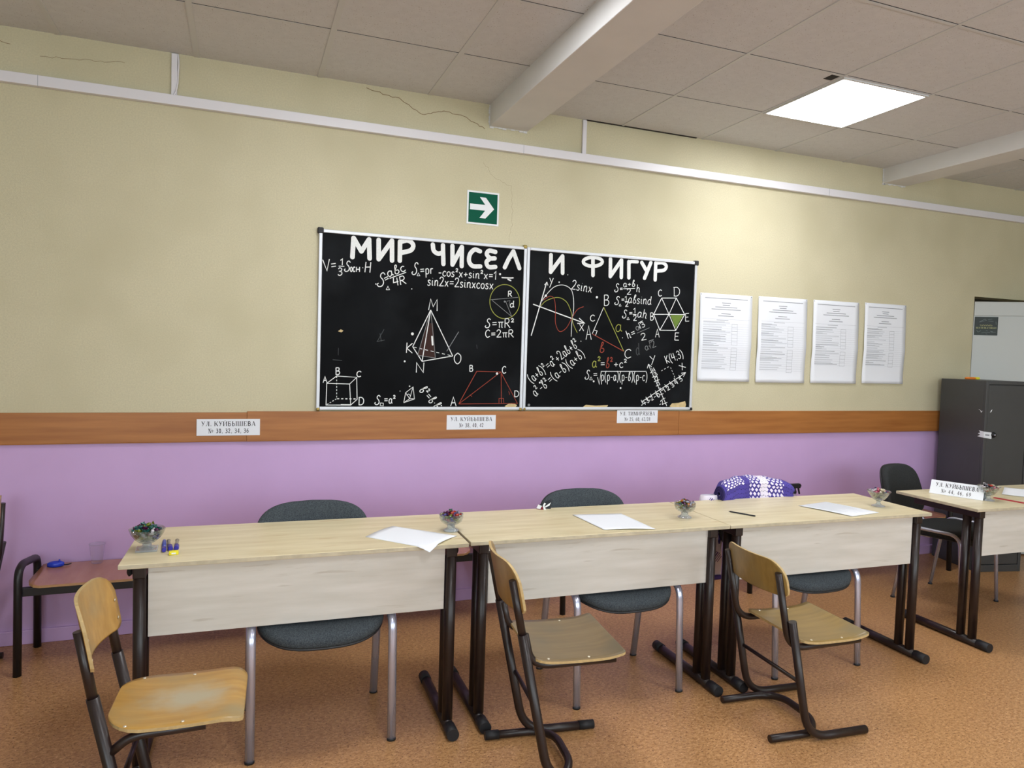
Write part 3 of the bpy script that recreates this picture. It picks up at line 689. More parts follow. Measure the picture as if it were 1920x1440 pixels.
# ------------------------------------------------------------------ printed serif lettering for the street signs
TH, TN = .17, .055
def stem(x, top=1.0): return [(TH, [(x, 0), (x, top)]), (TN, [(x - .14, .025), (x + .14, .025)]), (TN, [(x - .14, top - .025), (x + .14, top - .025)])]
def cm(p, n=5): return [(q.x, q.y) for q in catmull([(a[0], a[1], 0) for a in p], n)]
SG = {
'У': (.78, [(TH, [(.12, 1), (.42, .38)]), (TN + .02, cm([(.68, 1), (.42, .38), (.3, .08), (.16, .05)])), (TN, [(0, .975), (.28, .975)]), (TN, [(.56, .975), (.8, .975)]), (TH * .8, [(.13, .07), (.2, .07)])]),
'Л': (.82, stem(.66) + [(TN, [(.3, .975), (.72, .975)]), (TN + .02, cm([(.34, .98), (.3, .4), (.2, .08), (.06, .06)])), (TH * .8, [(.05, .08), (.12, .08)])]),
'.': (.3, [(TH, [(.1, .08), (.22, .08)])]), ',': (.3, [(TH, [(.1, .08), (.22, .08)]), (TN, [(.2, .08), (.1, -.2)])]),
'К': (.84, stem(.14) + [(TN + .02, [(.2, .5), (.46, .62), (.66, .98)]), (TH, [(.36, .56), (.72, .02)]), (TN, [(.6, .025), (.86, .025)]), (TN * 1.6, [(.62, .96), (.78, .94)])]),
'Й': (.9, stem(.14) + stem(.74) + [(TN, [(.2, .1), (.68, .9)]), (TN, cm([(.3, 1.24), (.36, 1.12), (.44, 1.1), (.52, 1.12), (.58, 1.24)]))]),
'И': (.9, stem(.14) + stem(.74) + [(TN, [(.2, .1), (.68, .9)])]),
'Б': (.76, stem(.14) + [(TN, [(.1, .975), (.62, .975)]), (TN, [(.62, .98), (.62, .76)]), (TH * .75, cm([(.2, .54), (.46, .54), (.6, .38), (.58, .14), (.42, .03), (.18, .03)]))]),
'Ы': (1.06, stem(.14) + stem(.9) + [(TH * .75, cm([(.2, .54), (.42, .54), (.54, .38), (.52, .14), (.38, .03), (.18, .03)]))]),
'Ш': (1.2, stem(.14) + stem(.58) + stem(1.02) + [(TN, [(.1, .03), (1.06, .03)])]),
'Е': (.74, stem(.14) + [(TN, [(.1, .975), (.62, .975)]), (TN, [(.1, .025), (.64, .025)]), (TN, [(.2, .51), (.48, .51)]), (TN * 1.3, [(.61, 1), (.61, .76)]), (TN * 1.3, [(.64, 0), (.64, .26)]), (TN, [(.48, .62), (.48, .4)])]),
'В': (.76, stem(.14) + [(TH * .75, cm([(.18, .97), (.42, .97), (.54, .84), (.5, .6), (.2, .52)])), (TH * .85, cm([(.2, .52), (.5, .5), (.6, .3), (.54, .08), (.18, .03)]))]),
'А': (.84, [(TN + .01, [(.08, 0), (.4, 1)]), (TH, [(.4, 1), (.7, 0)]), (TN, [(.2, .34), (.58, .34)]), (TN, [(-.02, .025), (.22, .025)]), (TN, [(.54, .025), (.86, .025)])]),
'Т': (.76, stem(.38) + [(TN, [(.04, .975), (.72, .975)]), (TN * 1.3, [(.05, 1), (.05, .74)]), (TN * 1.3, [(.71, 1), (.71, .74)])]),
'М': (1.06, [(TN, [(.14, 0), (.14, 1)]), (TH, [(.16, 1), (.5, .06)]), (TN, [(.5, .06), (.84, 1)])] + stem(.88) + [(TN, [(.02, .025), (.28, .025)]), (TN, [(.02, .975), (.22, .975)])]),
'Р': (.7, stem(.14) + [(TH * .8, cm([(.18, .97), (.44, .96), (.56, .74), (.48, .52), (.18, .46)]))]),
'Я': (.8, stem(.62) + [(TH * .8, cm([(.58, .97), (.3, .95), (.18, .74), (.28, .5), (.58, .47)])), (TH * .8, [(.36, .46), (.12, .02)]), (TN, [(-.02, .025), (.2, .025)])]),
'З': (.66, [(TN * 1.5, cm([(.08, .78), (.16, .95), (.32, .98)])), (TH * .85, cm([(.32, .97), (.48, .86), (.44, .62), (.26, .53)])), (TH * .95, cm([(.26, .52), (.52, .44), (.54, .16), (.34, .03), (.06, .14)]))]),
'№': (1.3, [(TN, [(.14, 0), (.14, 1)]), (TH, [(.14, 1), (.6, .02)]), (TN, [(.62, 0), (.62, 1)]), (TN, [(.0, .025), (.28, .025)]), (TN, [(.0, .975), (.2, .975)]), (TN, [(.5, .975), (.76, .975)]), (.1, cm([(1.0, .72), (.86, .52), (1.0, .32), (1.14, .52), (1.0, .72)])), (TN, [(.84, .16), (1.16, .16)])]),
'0': (.58, [(.14, cm([(.28, .97), (.12, .74), (.12, .26), (.28, .03), (.44, .26), (.44, .74), (.28, .97)]))]),
'2': (.58, [(.12, cm([(.08, .74), (.16, .94), (.32, .96), (.44, .74), (.3, .4), (.08, .08)])), (.14, [(.06, .07), (.5, .07)])]),
'3': (.58, [(.08, cm([(.08, .78), (.16, .95), (.3, .97)])), (.14, cm([(.3, .96), (.43, .82), (.36, .6), (.22, .54)])), (.14, cm([(.22, .54), (.46, .44), (.46, .16), (.28, .03), (.06, .1)]))]),
'4': (.58, [(.15, [(.38, 0), (.38, 1)]), (TN, [(.38, .98), (.04, .32)]), (.1, [(.02, .28), (.54, .28)])]),
'5': (.58, [(.12, [(.14, .93), (.5, .95)]), (TN, [(.14, .96), (.1, .56)]), (.14, cm([(.1, .58), (.34, .6), (.48, .34), (.32, .05), (.06, .08)]))]),
'6': (.58, [(.12, cm([(.46, .95), (.22, .8), (.1, .42), (.18, .08), (.32, .04), (.46, .2), (.42, .48), (.26, .56), (.12, .42)]))]),
'8': (.58, [(.12, cm([(.28, .53), (.12, .68), (.14, .9), (.28, .97), (.42, .9), (.44, .68), (.28, .53), (.1, .36), (.1, .12), (.28, .03), (.46, .12), (.46, .36), (.28, .53)]))]),
'9': (.58, [(.12, cm([(.12, .05), (.34, .2), (.46, .58), (.38, .92), (.26, .96), (.1, .8), (.14, .52), (.3, .44), (.44, .58)]))]),
'/': (.36, [(.07, [(.02, -.05), (.34, 1.02)])]), ' ': (.32, []),
'И_': (.9, []), 'С': (.72, [(TH * .85, cm([(.6, .8), (.44, .97), (.16, .78), (.14, .26), (.36, .03), (.62, .2)]))]),
}
def serif(mb, text, cx, y, width, h, fmap, mi=0):
    """a line of lettering centred on cx; fmap(u, v, layer)"""
    tot = sum(SG[c][0] + .12 for c in text) - .12; k = width / tot; x = cx - width / 2; n = 0
    for c in text:
        gw, st = SG[c]
        for (wt, pl) in st:
            n += 1; lay = n % 12
            ribbon(mb, [(x + p[0] * k, y + p[1] * h) for p in pl], wt * h * .92, lambda u, v, lay=lay: fmap(u, v, lay), mi)
        x += (gw + .12) * k
def street_sign(x0, x1, z0, z1, l1, l2, w1, w2, h1, h2, label, tilt=0.0):
    t = thing('street_label', label, 'label', ((x0 + x1) / 2, -.0185, (z0 + z1) / 2)); hx, hz = (x1 - x0) / 2, (z1 - z0) / 2
    t.rotation_euler = (0, tilt, 0)
    MB().box(-hx, hx, -.0008, 0, -hz, hz).build('sheet', M['paper'], t)
    fm = lambda u, v, l: (u, -.0010 - l * 2e-5, v)
    for (l_, v_, w_, h_) in ((l1, hz * .16, w1, h1), (l2, -hz * .70, w2, h2)):
        mb = MB(); serif(mb, l_, 0, v_, w_, h_, fm); mb.build('text_line', M['ink'], t, recalc=False)
street_sign(-.2125, .0935, 1.003, 1.0885, 'УЛ. КУЙБЫШЕВА', '№ 30, 32, 34, 36', .262, .196, .0235, .0235, 'white street label ending 34, 36 on the bare stretch of wooden rail')
street_sign(1.113, 1.414, 1.021, 1.1055, 'УЛ. КУЙБЫШЕВА', '№ 38, 40, 42', .256, .150, .0235, .0235, 'white street label ending 40, 42 on the rail below the red trapezoid')
t3 = street_sign(2.231, 2.531, 1.051, 1.1345, 'УЛ. ТИМИРЯЗЕВА', '№ 25, 60, 62/28', .258, .190, .0235, .0235, 'white street label ending 62/28 on the rail below the chalk axes')

# ------------------------------------------------------------------ four printed sheets on the wall
def wall_sheet(x0, x1, z0, z1, label, seed, split, last):
    rnd = random.Random(seed); hx, H = (x1 - x0) / 2, z1 - z0
    t = thing('wall_notice', label, 'notice', ((x0 + x1) / 2, 0, z0), group=None)
    def surf(u, v):     # a little curl along the edges and a soft fold in the middle
        return -.0035 - .007 * (abs(u) / hx) ** 3 * abs(math.sin((v / H) * PI)) - .004 * math.exp(-((v - H * .42) / .05) ** 2) - .006 * max(0, (.06 - v) / .06)
    s = MB(); nx, nz = 10, 24; vs = []
    for j in range(nz + 1):
        for i in range(nx + 1):
            u = -hx + 2 * hx * i / nx; v = H * j / nz; vs.append((u, surf(u, v), v))
    s.add(vs, [(j * (nx + 1) + i, j * (nx + 1) + i + 1, (j + 1) * (nx + 1) + i + 1, (j + 1) * (nx + 1) + i) for j in range(nz) for i in range(nx)], 0, True)
    o = s.build('sheet', M['paper'], t); so = o.modifiers.new('thick', 'SOLIDIFY'); so.thickness = .0006; so.offset = 0
    g = MB(); G2 = {'heading_print': g}
    def bar(u0, u1, v, h, mi=0):
        g = list(G2.values())[-1]
        n = max(1, int((u1 - u0) / .03)); 
        for i in range(n):
            a = u0 + (u1 - u0) * i / n; c = u0 + (u1 - u0) * (i + 1) / n
            g.add([(a, surf(a, v) - .0009, v), (c, surf(c, v) - .0009, v), (c, surf(c, v + h) - .0009, v + h), (a, surf(a, v + h) - .0009, v + h)], [(0, 1, 2, 3)], mi)
    v = H * .945
    for wd in (.82, 0, .17, .14, .42, .56, 0, .18, .30):
        if wd: bar(-hx * wd, hx * wd, v, .0042, 1)
        v -= .0145
    v -= .006; bar(-hx * .9, hx * .9, v, .0012)
    top = v - .012; v = top; g = G2['body_print'] = MB()
    bar(-hx * .35, hx * .1, v + .004, .004)
    rows1 = 9
    for r_ in range(21):
        v = top - .0155 * (r_ + 1)
        if v < H * last: break
        e = rnd.uniform(-.15, .22) if rnd.random() < .8 else rnd.uniform(-.5, -.2)
        bar(-hx * .86, hx * e, v + .003, .0032, 1 if rnd.random() < .45 else 0)
        bar(-hx * .86, hx * .88, v - .004, .0008)
        if rnd.random() < .35: bar(-hx * .86, hx * (e - .2), v + .009, .003)
    for (va, vb) in ((H * .66, H * .42), (H * .385, H * (last + .01))):   # two columns of tick boxes
        g = G2['tick_box_column%d' % len(G2)] = MB(); n = max(3, int((va - vb) / .021))
        for i in range(n + 1):
            q = va - (va - vb) * i / n; bar(hx * .24, hx * .46, q, .0013, 1)
        for uu in (.24, .455): g.add([(hx * uu, surf(hx * uu, vb) - .001, vb), (hx * uu + .0013, surf(hx * uu, vb) - .001, vb), (hx * uu + .0013, surf(hx * uu, va) - .001, va), (hx * uu, surf(hx * uu, va) - .001, va)], [(0, 1, 2, 3)], 1)
    for nm_, g_ in G2.items(): g_.build(nm_.rstrip('0123456789'), [M['inkgrey'], M['inkmid']], t, recalc=False)
    for (u, v) in ((-hx + .008, H - .008), (hx - .008, H - .008)):
        MB().lathe([(.004, 0), (.0035, .0015), (0, .002)], 10, M=Matrix.Translation((u, surf(u, v) - .0003, v)) @ Matrix.Rotation(R(90), 4, 'X')).build('push_pin', M['inkgrey'], t)
wall_sheet(2.832, 3.257, 1.3275, 1.914, 'white printed wall sheet nearest the chalkboard', 1, 0, .12)
wall_sheet(3.310, 3.736, 1.325, 1.9175, 'second white printed wall sheet from the chalkboard', 2, 0, .11)
wall_sheet(3.792, 4.219, 1.327, 1.920, 'third white printed wall sheet from the chalkboard', 3, 0, .20)
wall_sheet(4.276, 4.687, 1.331, 1.925, 'white printed wall sheet nearest the door and cabinet', 4, 0, .20)

# ------------------------------------------------------------------ door leaf, poster, locker
b = MB(); DT = thing
th = R(-35); dvec = Vector((math.cos(th), math.sin(th), 0))
door = MB()
door.box(0, .82, 0, .04, .012, 1.995).box(0, .82, -.008, 0, 1.884, 1.995).box(.70, .82, -.008, 0, .012, 1.884).box(0, .70, -.008, 0, .012, .14)
do = door.build('door_1', M['door'], bevel=.003); do.location = (5.428, .004, 0); do.rotation_euler = (0, 0, th); struct(do)
hd = MB(); hd.tube([(.76, -.008, 1.0), (.76, -.05, 1.0)], .01).tube([(.76, -.05, 1.0), (.65, -.05, 1.0)], .009); hd.build('door_handle', M['chrome'], do)
t = thing('poster', 'small dark poster with yellow lettering on the pale door', 'poster', tuple(Vector((5.428, .004, 0)) + dvec * .090 + Vector((0, 0, 1.803))), th)
MB().box(-.0815, .0815, -.0035, -.0005, -.073, .072).build('sheet', M['poster'], t)
mb = MB(); fm = lambda u, v, l: (u, -.0040 - l * 2e-5, v)
serif(mb, 'МАТЕМАТИКИ', 0, -.022, .142, .014, fm); mb.build('title_lettering', M['posteryel'], t, recalc=False)
mb = MB()
sc_ = [(-.045, .004)] + [(-.045 + i * .0042, .005 + .005 * math.sin(i * 2.1) + (.005 if i % 6 == 0 else 0)) for i in range(1, 22)]
ribbon(mb, cm(sc_, 3), .0016, lambda u, v: (u, -.004, v)); mb.build('script_line', M['posteryel'], t, recalc=False)
mb = MB()
for pl in ([(-.05, .03), (-.01, .055), (0, .045), (-.03, .035), (-.05, .03)], [(.01, .05), (.04, .055)], [(.012, .04), (.05, .036)], [(.066, .036), (.07, .01)], [(-.066, -.032), (-.055, -.05), (-.035, -.036)], [(0, -.034), (.012, -.04)], [(.03, -.04), (.048, -.044)], [(-.03, -.055), (.0, -.05), (.03, -.052)], [(.036, -.05), (.07, -.047)], [(0, -.06), (.012, -.066)]):
    ribbon(mb, pl, .0022, lambda u, v: (u, -.004, v))
mb.build('formula_scribble', M['postergrey'], t, recalc=False)

t = thing('metal_cabinet', 'dark grey metal cabinet standing between the wall rail and the door', 'cabinet', (4.957, -.468, 0), R(-12))
CWD, CDP, CHT = .365, .43, 1.381
b = MB(); b.box(0, CWD, .02, CDP, 0, CHT).box(0, .022, 0, .02, 0, CHT).box(CWD - .022, CWD, 0, .02, 0, CHT).box(.022, CWD - .022, 0, .02, CHT - .025, CHT).box(.022, CWD - .022, 0, .02, 0, .05)
b.build('body', M['locker'], t, bevel=.0025)
MB().box(.026, CWD - .026, .004, .018, .054, CHT - .030).build('cabinet_door', M['locker'], t, bevel=.002)
dr = [c for c in t.children if c.name.startswith('cabinet_door')][0]
MB().lathe([(.02, 0), (.02, .006), (.014, .010), (.014, .016), (0, .017)], 20, M=Matrix.Translation((.078, .004, .995)) @ Matrix.Rotation(R(90), 4, 'X')).build('lock', M['rubber'], dr)
MB().lathe([(.006, .016), (.006, .019), (0, .0195)], 12, M=Matrix.Translation((.078, .004, .995)) @ Matrix.Rotation(R(90), 4, 'X')).build('keyhole', M['chrome'], dr)
s = MB()       # torn paper seal wrapped round the corner
s.add([(.062, -.0012, .966), (.06, -.0012, 1.012), (-.0012, -.0012, 1.018), (-.0012, -.0012, .974)], [(0, 1, 2, 3)])
s.add([(-.0012, -.0012, 1.018), (-.0012, .045, 1.022), (-.0012, .030, 1.008), (-.0012, .052, 1.0), (-.0012, .03, .992), (-.0012, .056, .978), (-.0012, -.0012, .974)], [(0, 1, 2, 3, 4, 5, 6)])
o = s.build('paper_seal', M['paper'], t, recalc=False); o['label'] = 'torn white paper seal'
o2 = MB().add([(.010, -.0016, .990), (.044, -.0016, .988), (.044, -.0016, .997), (.010, -.0016, .999)], [(0, 1, 2, 3)]).build('seal_print', M['inkmid'], o, recalc=False)
s = MB(); s.add([(-.001, .038, 1.150), (-.001, .026, 1.156), (-.001, .022, 1.168), (-.001, .030, 1.160), (-.001, .046, 1.172), (-.001, .036, 1.152)], [(0, 1, 2, 3, 4, 5)]); s.add([(-.001, .058, 1.172), (-.001, .048, 1.166), (-.001, .05, 1.174)], [(0, 1, 2)]); s.add([(.042, .0035, 1.154), (.05, .0035, 1.17), (.06, .0035, 1.178), (.054, .0035, 1.16)], [(0, 1, 2, 3)])
o = s.build('paper_scrap', M['paper'], t, recalc=False); o['label'] = 'white scraps left by a torn seal'
ti = thing('tape_measure', 'small orange and yellow plastic object lying on top of the metal cabinet', 'tool', (5.075, -.26, CHT), R(-20))
MB().lathe([(.016, .002), (.022, .006), (.022, .016), (.016, .020)], 16, M=Matrix.Diagonal((2.0, .9, 1, 1))).build('case', M['orange'], ti)
MB().box(.010, .062, -.014, .014, .002, .021).build('tab', M['yellow'], ti, bevel=.006)

# ------------------------------------------------------------------ desks
def make_desk():
    t = thing('school_desk', '', 'desk')
    MB().box(-.6, .6, -.25, .25, .724, .74).build('tabletop', [M['birch']], t, bevel=.0015)
    tt = t.children[0]
    e = MB()
    for (a0, a1, c0, c1) in ((-.6, .6, -.2506, -.2496), (-.6, .6, .2496, .2506)): e.box(a0, a1, c0, c1, .7255, .7385)
    for s in (-1, 1): e.box(*sorted((s * .5996, s * .6006)), -.249, .249, .7255, .7385)
    e.build('edge_band', M['edge'], tt)
    MB().box(-.515, .515, -.215, -.199, .478, .7225).build('modesty_panel', M['birchdaylit'], t, bevel=.001)
    for s in (-1, 1):
        x = s * .540
        f = MB().box(x - .02, x + .02, -.235, .165, .684, .7235).build('leg_frame', M['brown'], t, bevel=.004)
        for yy in (-.215, -.15):
            MB().tube([(x, yy, .04), (x, yy, .686)], .021, 16).build('upright', M['brown'], f)
        MB().tube([(x, -.30, .0225), (x, .19, .0225)], .0215, 16).build('foot', M['brown'], f)
        for (c0, c1) in ((-.315, -.25), (.15, .205)):
            MB().tube([(x, c0, .024), (x, c1, .024)], .0235, 16).build('foot_cap', M['rubber'], f)
        h = MB(); h.tube(fillet([(s * .562, -.12, .70), (s * .580, -.12, .70), (s * .586, -.12, .676), (s * .580, -.12, .668)], .010), .010, 10)
        h.build('bag_hook', M['rubber'], f)
    return t
desk0 = make_desk()
DESKS = [((.2335, -1.130, 0), -1.4, 'pale birch school desk with the square-footed bowl and three blue pens on it'),
         ((1.445, -1.144, 0), -1.2, 'pale birch school desk behind the brown-seated wooden chair with black runner caps'),
         ((2.6495, -1.173, 0), -1.5, 'pale birch school desk with one thin dark pen lying alone on it'),
         ((4.184, -1.196, 0), -1.2, 'pale birch school desk carrying the folded street-name card')]
for i, (l, a, lab) in enumerate(DESKS):
    d = desk0 if i == 0 else copy_tree(desk0)
    if i:
        for lf in [c for c in d.children if c.name.startswith('leg_frame')]:
            hk = [c for c in lf.children if c.name.startswith('bag_hook')][0]
            side = hk.data.vertices[0].co.x
            if side < 0: bpy.data.objects.remove(hk)      # these desks show a hook on their right leg only
            elif i == 1: lf.location.x = -.010
            elif i == 3: lf.location.x = -.035
    d.location = l; d.rotation_euler = (0, 0, R(a)); d['label'] = lab; d['group'] = 'birch school desks in a row'

# ------------------------------------------------------------------ wooden sled-base school chairs (x forward, y to the sitter's left)
def sheet(mb, s0, s1, Wd, r, zf, thick, ny=16, nx=18, r2=None):
    """plywood sheet with rounded corners; zf(s, l) height"""
    r2 = r2 or r; top = []; rows = []
    ss = []
    for i in range(nx + 1):
        u = i / nx; ss.append(s0 + (s1 - s0) * (0.5 - 0.5 * math.cos(PI * u)))
    for s in ss:
        w_ = Wd
        if s - s0 < r: w_ = Wd - r + math.sqrt(max(0, r * r - (r - (s - s0)) ** 2))
        if s1 - s < r2: w_ = Wd - r2 + math.sqrt(max(0, r2 * r2 - (r2 - (s1 - s)) ** 2))
        rows.append((s, w_))
    n = ny + 1
    vt = [(s, w_ * (2 * j / ny - 1), zf(s, w_ * (2 * j / ny - 1))) for s, w_ in rows for j in range(n)]
    vb = [(p[0], p[1], p[2] - thick) for p in vt]
    F = [(i * n + j, (i + 1) * n + j, (i + 1) * n + j + 1, i * n + j + 1) for i in range(nx) for j in range(ny)]
    N_ = len(vt); base = len(mb.v)
    mb.add(vt + vb, F, 0, True); b0 = base
    for f in F: mb.f.append([b0 + N_ + k for k in reversed(f)]); mb.mi.append(0); mb.sm.append(True)
    loop = [j for j in range(n)] + [i * n + ny for i in range(1, nx + 1)] + [nx * n + j for j in reversed(range(ny))] + [i * n for i in reversed(range(1, nx))]
    for k in range(len(loop)):
        a, c = loop[k], loop[(k + 1) % len(loop)]
        mb.f.append([b0 + a, b0 + c, b0 + N_ + c, b0 + N_ + a]); mb.mi.append(1); mb.sm.append(False)
def wood_chair(label, loc, rz, hw=.178, dz=0.0, ss=(.115, .435), msq='ply3', mbk='ply3', back=(.565, .705), lean=0.0, tele=False, wear=None, bz=.47, b0=0.0, caps=True, capm='brown', bw=None, bs=0.0, rear=(.05, .03)):
    t = thing('wooden_chair', label, 'chair', loc, rz, 'wooden school chairs')
    r = .0135
    for s in (-1, 1):
        y = s * (hw - .013)
        xu = lambda z: -lean + (.66 - z) * (.064 + lean) / .302      # line of the backrest post
        if tele:     # post slides into the wider lower tube, seat bearer is a bracket of its own
            MB().tube([(xu(.66), y, .66 + dz), (xu(.43), y, .43 + dz)], r, 14).build('back_post', M['brown'], t)
            yb = y - s * .010
            if bz < .45: MB().tube(fillet([(.088, y, .318 + dz), (.135, y, .356 + dz), (ss[1] - .10, y, .362 + dz)], [.04], 8), .0125, 14).build('seat_bearer', M['brown'], t)
            else: MB().tube(fillet([(xu(bz) + .012, yb, bz + dz), (.078, yb, .358 + dz), (ss[1] - .03, yb, .362 + dz)], [.07], 8), .0125, 14).build('seat_bearer', M['brown'], t)
            yl = y; p0_ = (xu(.475), y, .475 + dz)
        else:        # post bends forward into the seat bearer, the lower tube is bolted beside it
            p = fillet([(-lean, y, .66 + dz), (.064, y, .358 + dz), (ss[1] - .03, y * .95, .362 + dz)], [.075], 8)
            MB().tube(p, r, 14).build('back_post', M['brown'], t)
            yl = s * (hw + .012); p0_ = (.054, yl, .475 + dz)
        # lower tube: upright bending into the front runner
        q = fillet([p0_, (.150, yl, .016), (.43, yl, .016)], [.10], 8)
        lo = MB().tube(q, .0165 if tele else .0155, 14).build('lower_frame', M['brown'], t)
        if caps:
            MB().tube([(.375, yl, .0165), (.437, yl, .0165)], .0172, 14).build('runner_cap', M[capm], lo)
    y = hw - .018
    p = fillet([(b0, -y, .0155), (.20, -y, .0155), (.255, -y * .55, .03), (.255, y * .55, .03), (.20, y, .0155), (b0, y, .0155)], [.05, .05, .05, .05], 6)
    bt_ = MB().tube(p, .0145, 14).build('base_tube', M['brown'], t)
    if caps:
        for s in (-1, 1): MB().tube([(-.004, s * y, .0165), (.05, s * y, .0165)], .0172, 14).build('runner_cap', M[capm], bt_)
    MB().tube([(.107, -hw + .006, .235 + dz * .4), (.107, hw - .006, .235 + dz * .4)], .008, 10).build('cross_rod', M['brown'], t)
    # seat
    Z = .384 + dz; s0, s1 = ss
    def zf(s, l):
        u = (s - s0) / (s1 - s0)
        return Z - .010 * math.sin(PI * min(1, u * 1.05)) * (1 - (l / .2) ** 2 * .6) - (.018 * max(0, (u - .84) / .16) ** 2 if bs else -.012 * max(0, (u - .75) / .25) ** 2) + .006 * max(0, (.2 - u) / .2)
    b = MB(); sheet(b, s0, s1, hw + .006, rear[0], zf, .009, r2=rear[1]); se = b.build('seat', [M[msq], M['plyedge']], t)
    for l in (-1, 1):
        for s in (s0 + .055, s0 + .20):
            y_ = l * (hw - .016); MB().lathe([(.0055, 0), (.0045, .002), (0, .0025)], 10, c=(s, y_, zf(s, y_) + .0002)).build('screw', M['screw'], se)
    # backrest: bowed ply in front of the posts
    z0, z1 = back[0] + dz, back[1] + dz
    BW = bw or hw + .008
    slope = (.064 + lean) / .302
    b = MB(); nl, nh = 20, 10; vt = []; rows = []
    tr, br = .075, .025
    for i in range(nh + 1):
        v = z0 + (z1 - z0) * (0.5 - 0.5 * math.cos(PI * i / nh)); w_ = BW
        if v - z0 < br: w_ = BW - br + math.sqrt(max(0, br * br - (br - (v - z0)) ** 2))
        if z1 - v < tr: w_ = BW - tr + math.sqrt(max(0, tr * tr - (tr - (z1 - v)) ** 2))
        rows.append((v, w_))
    def bx(l, v): return .016 - lean + (.66 + dz - v) * slope - .040 * (1 - (l / BW) ** 2)
    n = nl + 1
    for (v, w_) in rows:
        for j in range(n):
            l = w_ * (2 * j / nl - 1); vt.append((bx(l, v), l, v))
    vb = [(p_[0] + .009, p_[1], p_[2]) for p_ in vt]; N_ = len(vt)
    F = [(i * n + j, i * n + j + 1, (i + 1) * n + j + 1, (i + 1) * n + j) for i in range(nh) for j in range(nl)]
    b.add(vt + vb, F, 0, True)
    for f in F: b.f.append([N_ + k for k in reversed(f)]); b.mi.append(0); b.sm.append(True)
    loop = [j for j in range(n)] + [i * n + nl for i in range(1, nh + 1)] + [nh * n + j for j in reversed(range(nl))] + [i * n for i in reversed(range(1, nh))]
    for k in range(len(loop)):
        a, c = loop[k], loop[(k + 1) % len(loop)]; b.f.append([a, c, N_ + c, N_ + a]); b.mi.append(1); b.sm.append(False)
    bk = b.build('backrest', [M[mbk], M['plyedge']], t)
    for l in (-1, 1):
        for v in (z0 + .035, z0 + .035 + .055):
            y_ = l * (hw - .004)
            MB().lathe([(.005, 0), (.004, .002), (0, .0025)], 10, M=Matrix.Translation((bx(y_, v) + .0092, y_, v)) @ Matrix.Rotation(R(90), 4, 'Y')).build('screw', M['screw'], bk)
    return t
wood_chair('honey-coloured wooden chair in front of the desk with the square-footed bowl', (-.400, -1.675, 0), -.048, hw=.165, dz=.04, ss=(.065, .425), msq='ply1seat', mbk='ply1', back=(.545, .725), bs=1.0, caps=False, rear=(.10, .04), lean=-.008, tele=True, bz=.40)
wood_chair('worn brown-seated wooden chair with black runner caps, standing by the gap between desks', (.868, -1.645, 0), -.12, hw=.182, dz=.065, msq='ply2', mbk='ply2b', capm='rubber', ss=(.080, .410), back=(.545, .715), rear=(.045, .012), tele=True)
wood_chair('olive-toned wooden chair in front of the desk with the lone pen', (1.938, -1.679, 0), -.067, hw=.178, dz=.0085, msq='ply3', mbk='ply3', caps=False, rear=(.03, .012))
wood_chair('wooden chair with dark frame next to the bent end rail of the bench', (-.966, -.315, 0), PI, hw=.175, dz=.062, msq='ply1', mbk='ply1', caps=False, lean=-.048, b0=.045)

# ------------------------------------------------------------------ stackable visitor chairs (facing -y)
def sup(a, e): return math.copysign(abs(math.cos(a)) ** (2 / e), math.cos(a)), math.copysign(abs(math.sin(a)) ** (2 / e), math.sin(a))
def pad(mb, outline, fmap, th_, bulge, n=5):
    """cushion: outline (u,v); fmap(u,v,d) d = offset along the face normal"""
    m_ = len(outline); cu = sum(p[0] for p in outline) / m_; cv = sum(p[1] for p in outline) / m_
    rings = [(.97, -th_ * .5), (1.0, -th_ * .2), (1.0, th_ * .2), (.975, th_ * .42)] + [(k, th_ * .5 + bulge * (1 - k * k)) for k in (.92, .75, .5, .25)]
    vs = []
    for (k, d) in rings:
        for (u, v) in outline: vs.append(fmap(cu + (u - cu) * k, cv + (v - cv) * k, d))
    vs.append(fmap(cu, cv, th_ * .5 + bulge)); vs.append(fmap(cu, cv, -th_ * .5))
    F = []
    for i in range(len(rings) - 1):
        for j in range(m_):
            j2 = (j + 1) % m_; F.append((i * m_ + j, i * m_ + j2, (i + 1) * m_ + j2, (i + 1) * m_ + j))
    L = len(rings) * m_
    for j in range(m_):
        j2 = (j + 1) % m_; F.append(((len(rings) - 1) * m_ + j, (len(rings) - 1) * m_ + j2, L)); F.append((j2, j, L + 1))
    mb.add(vs, F, 0, True)
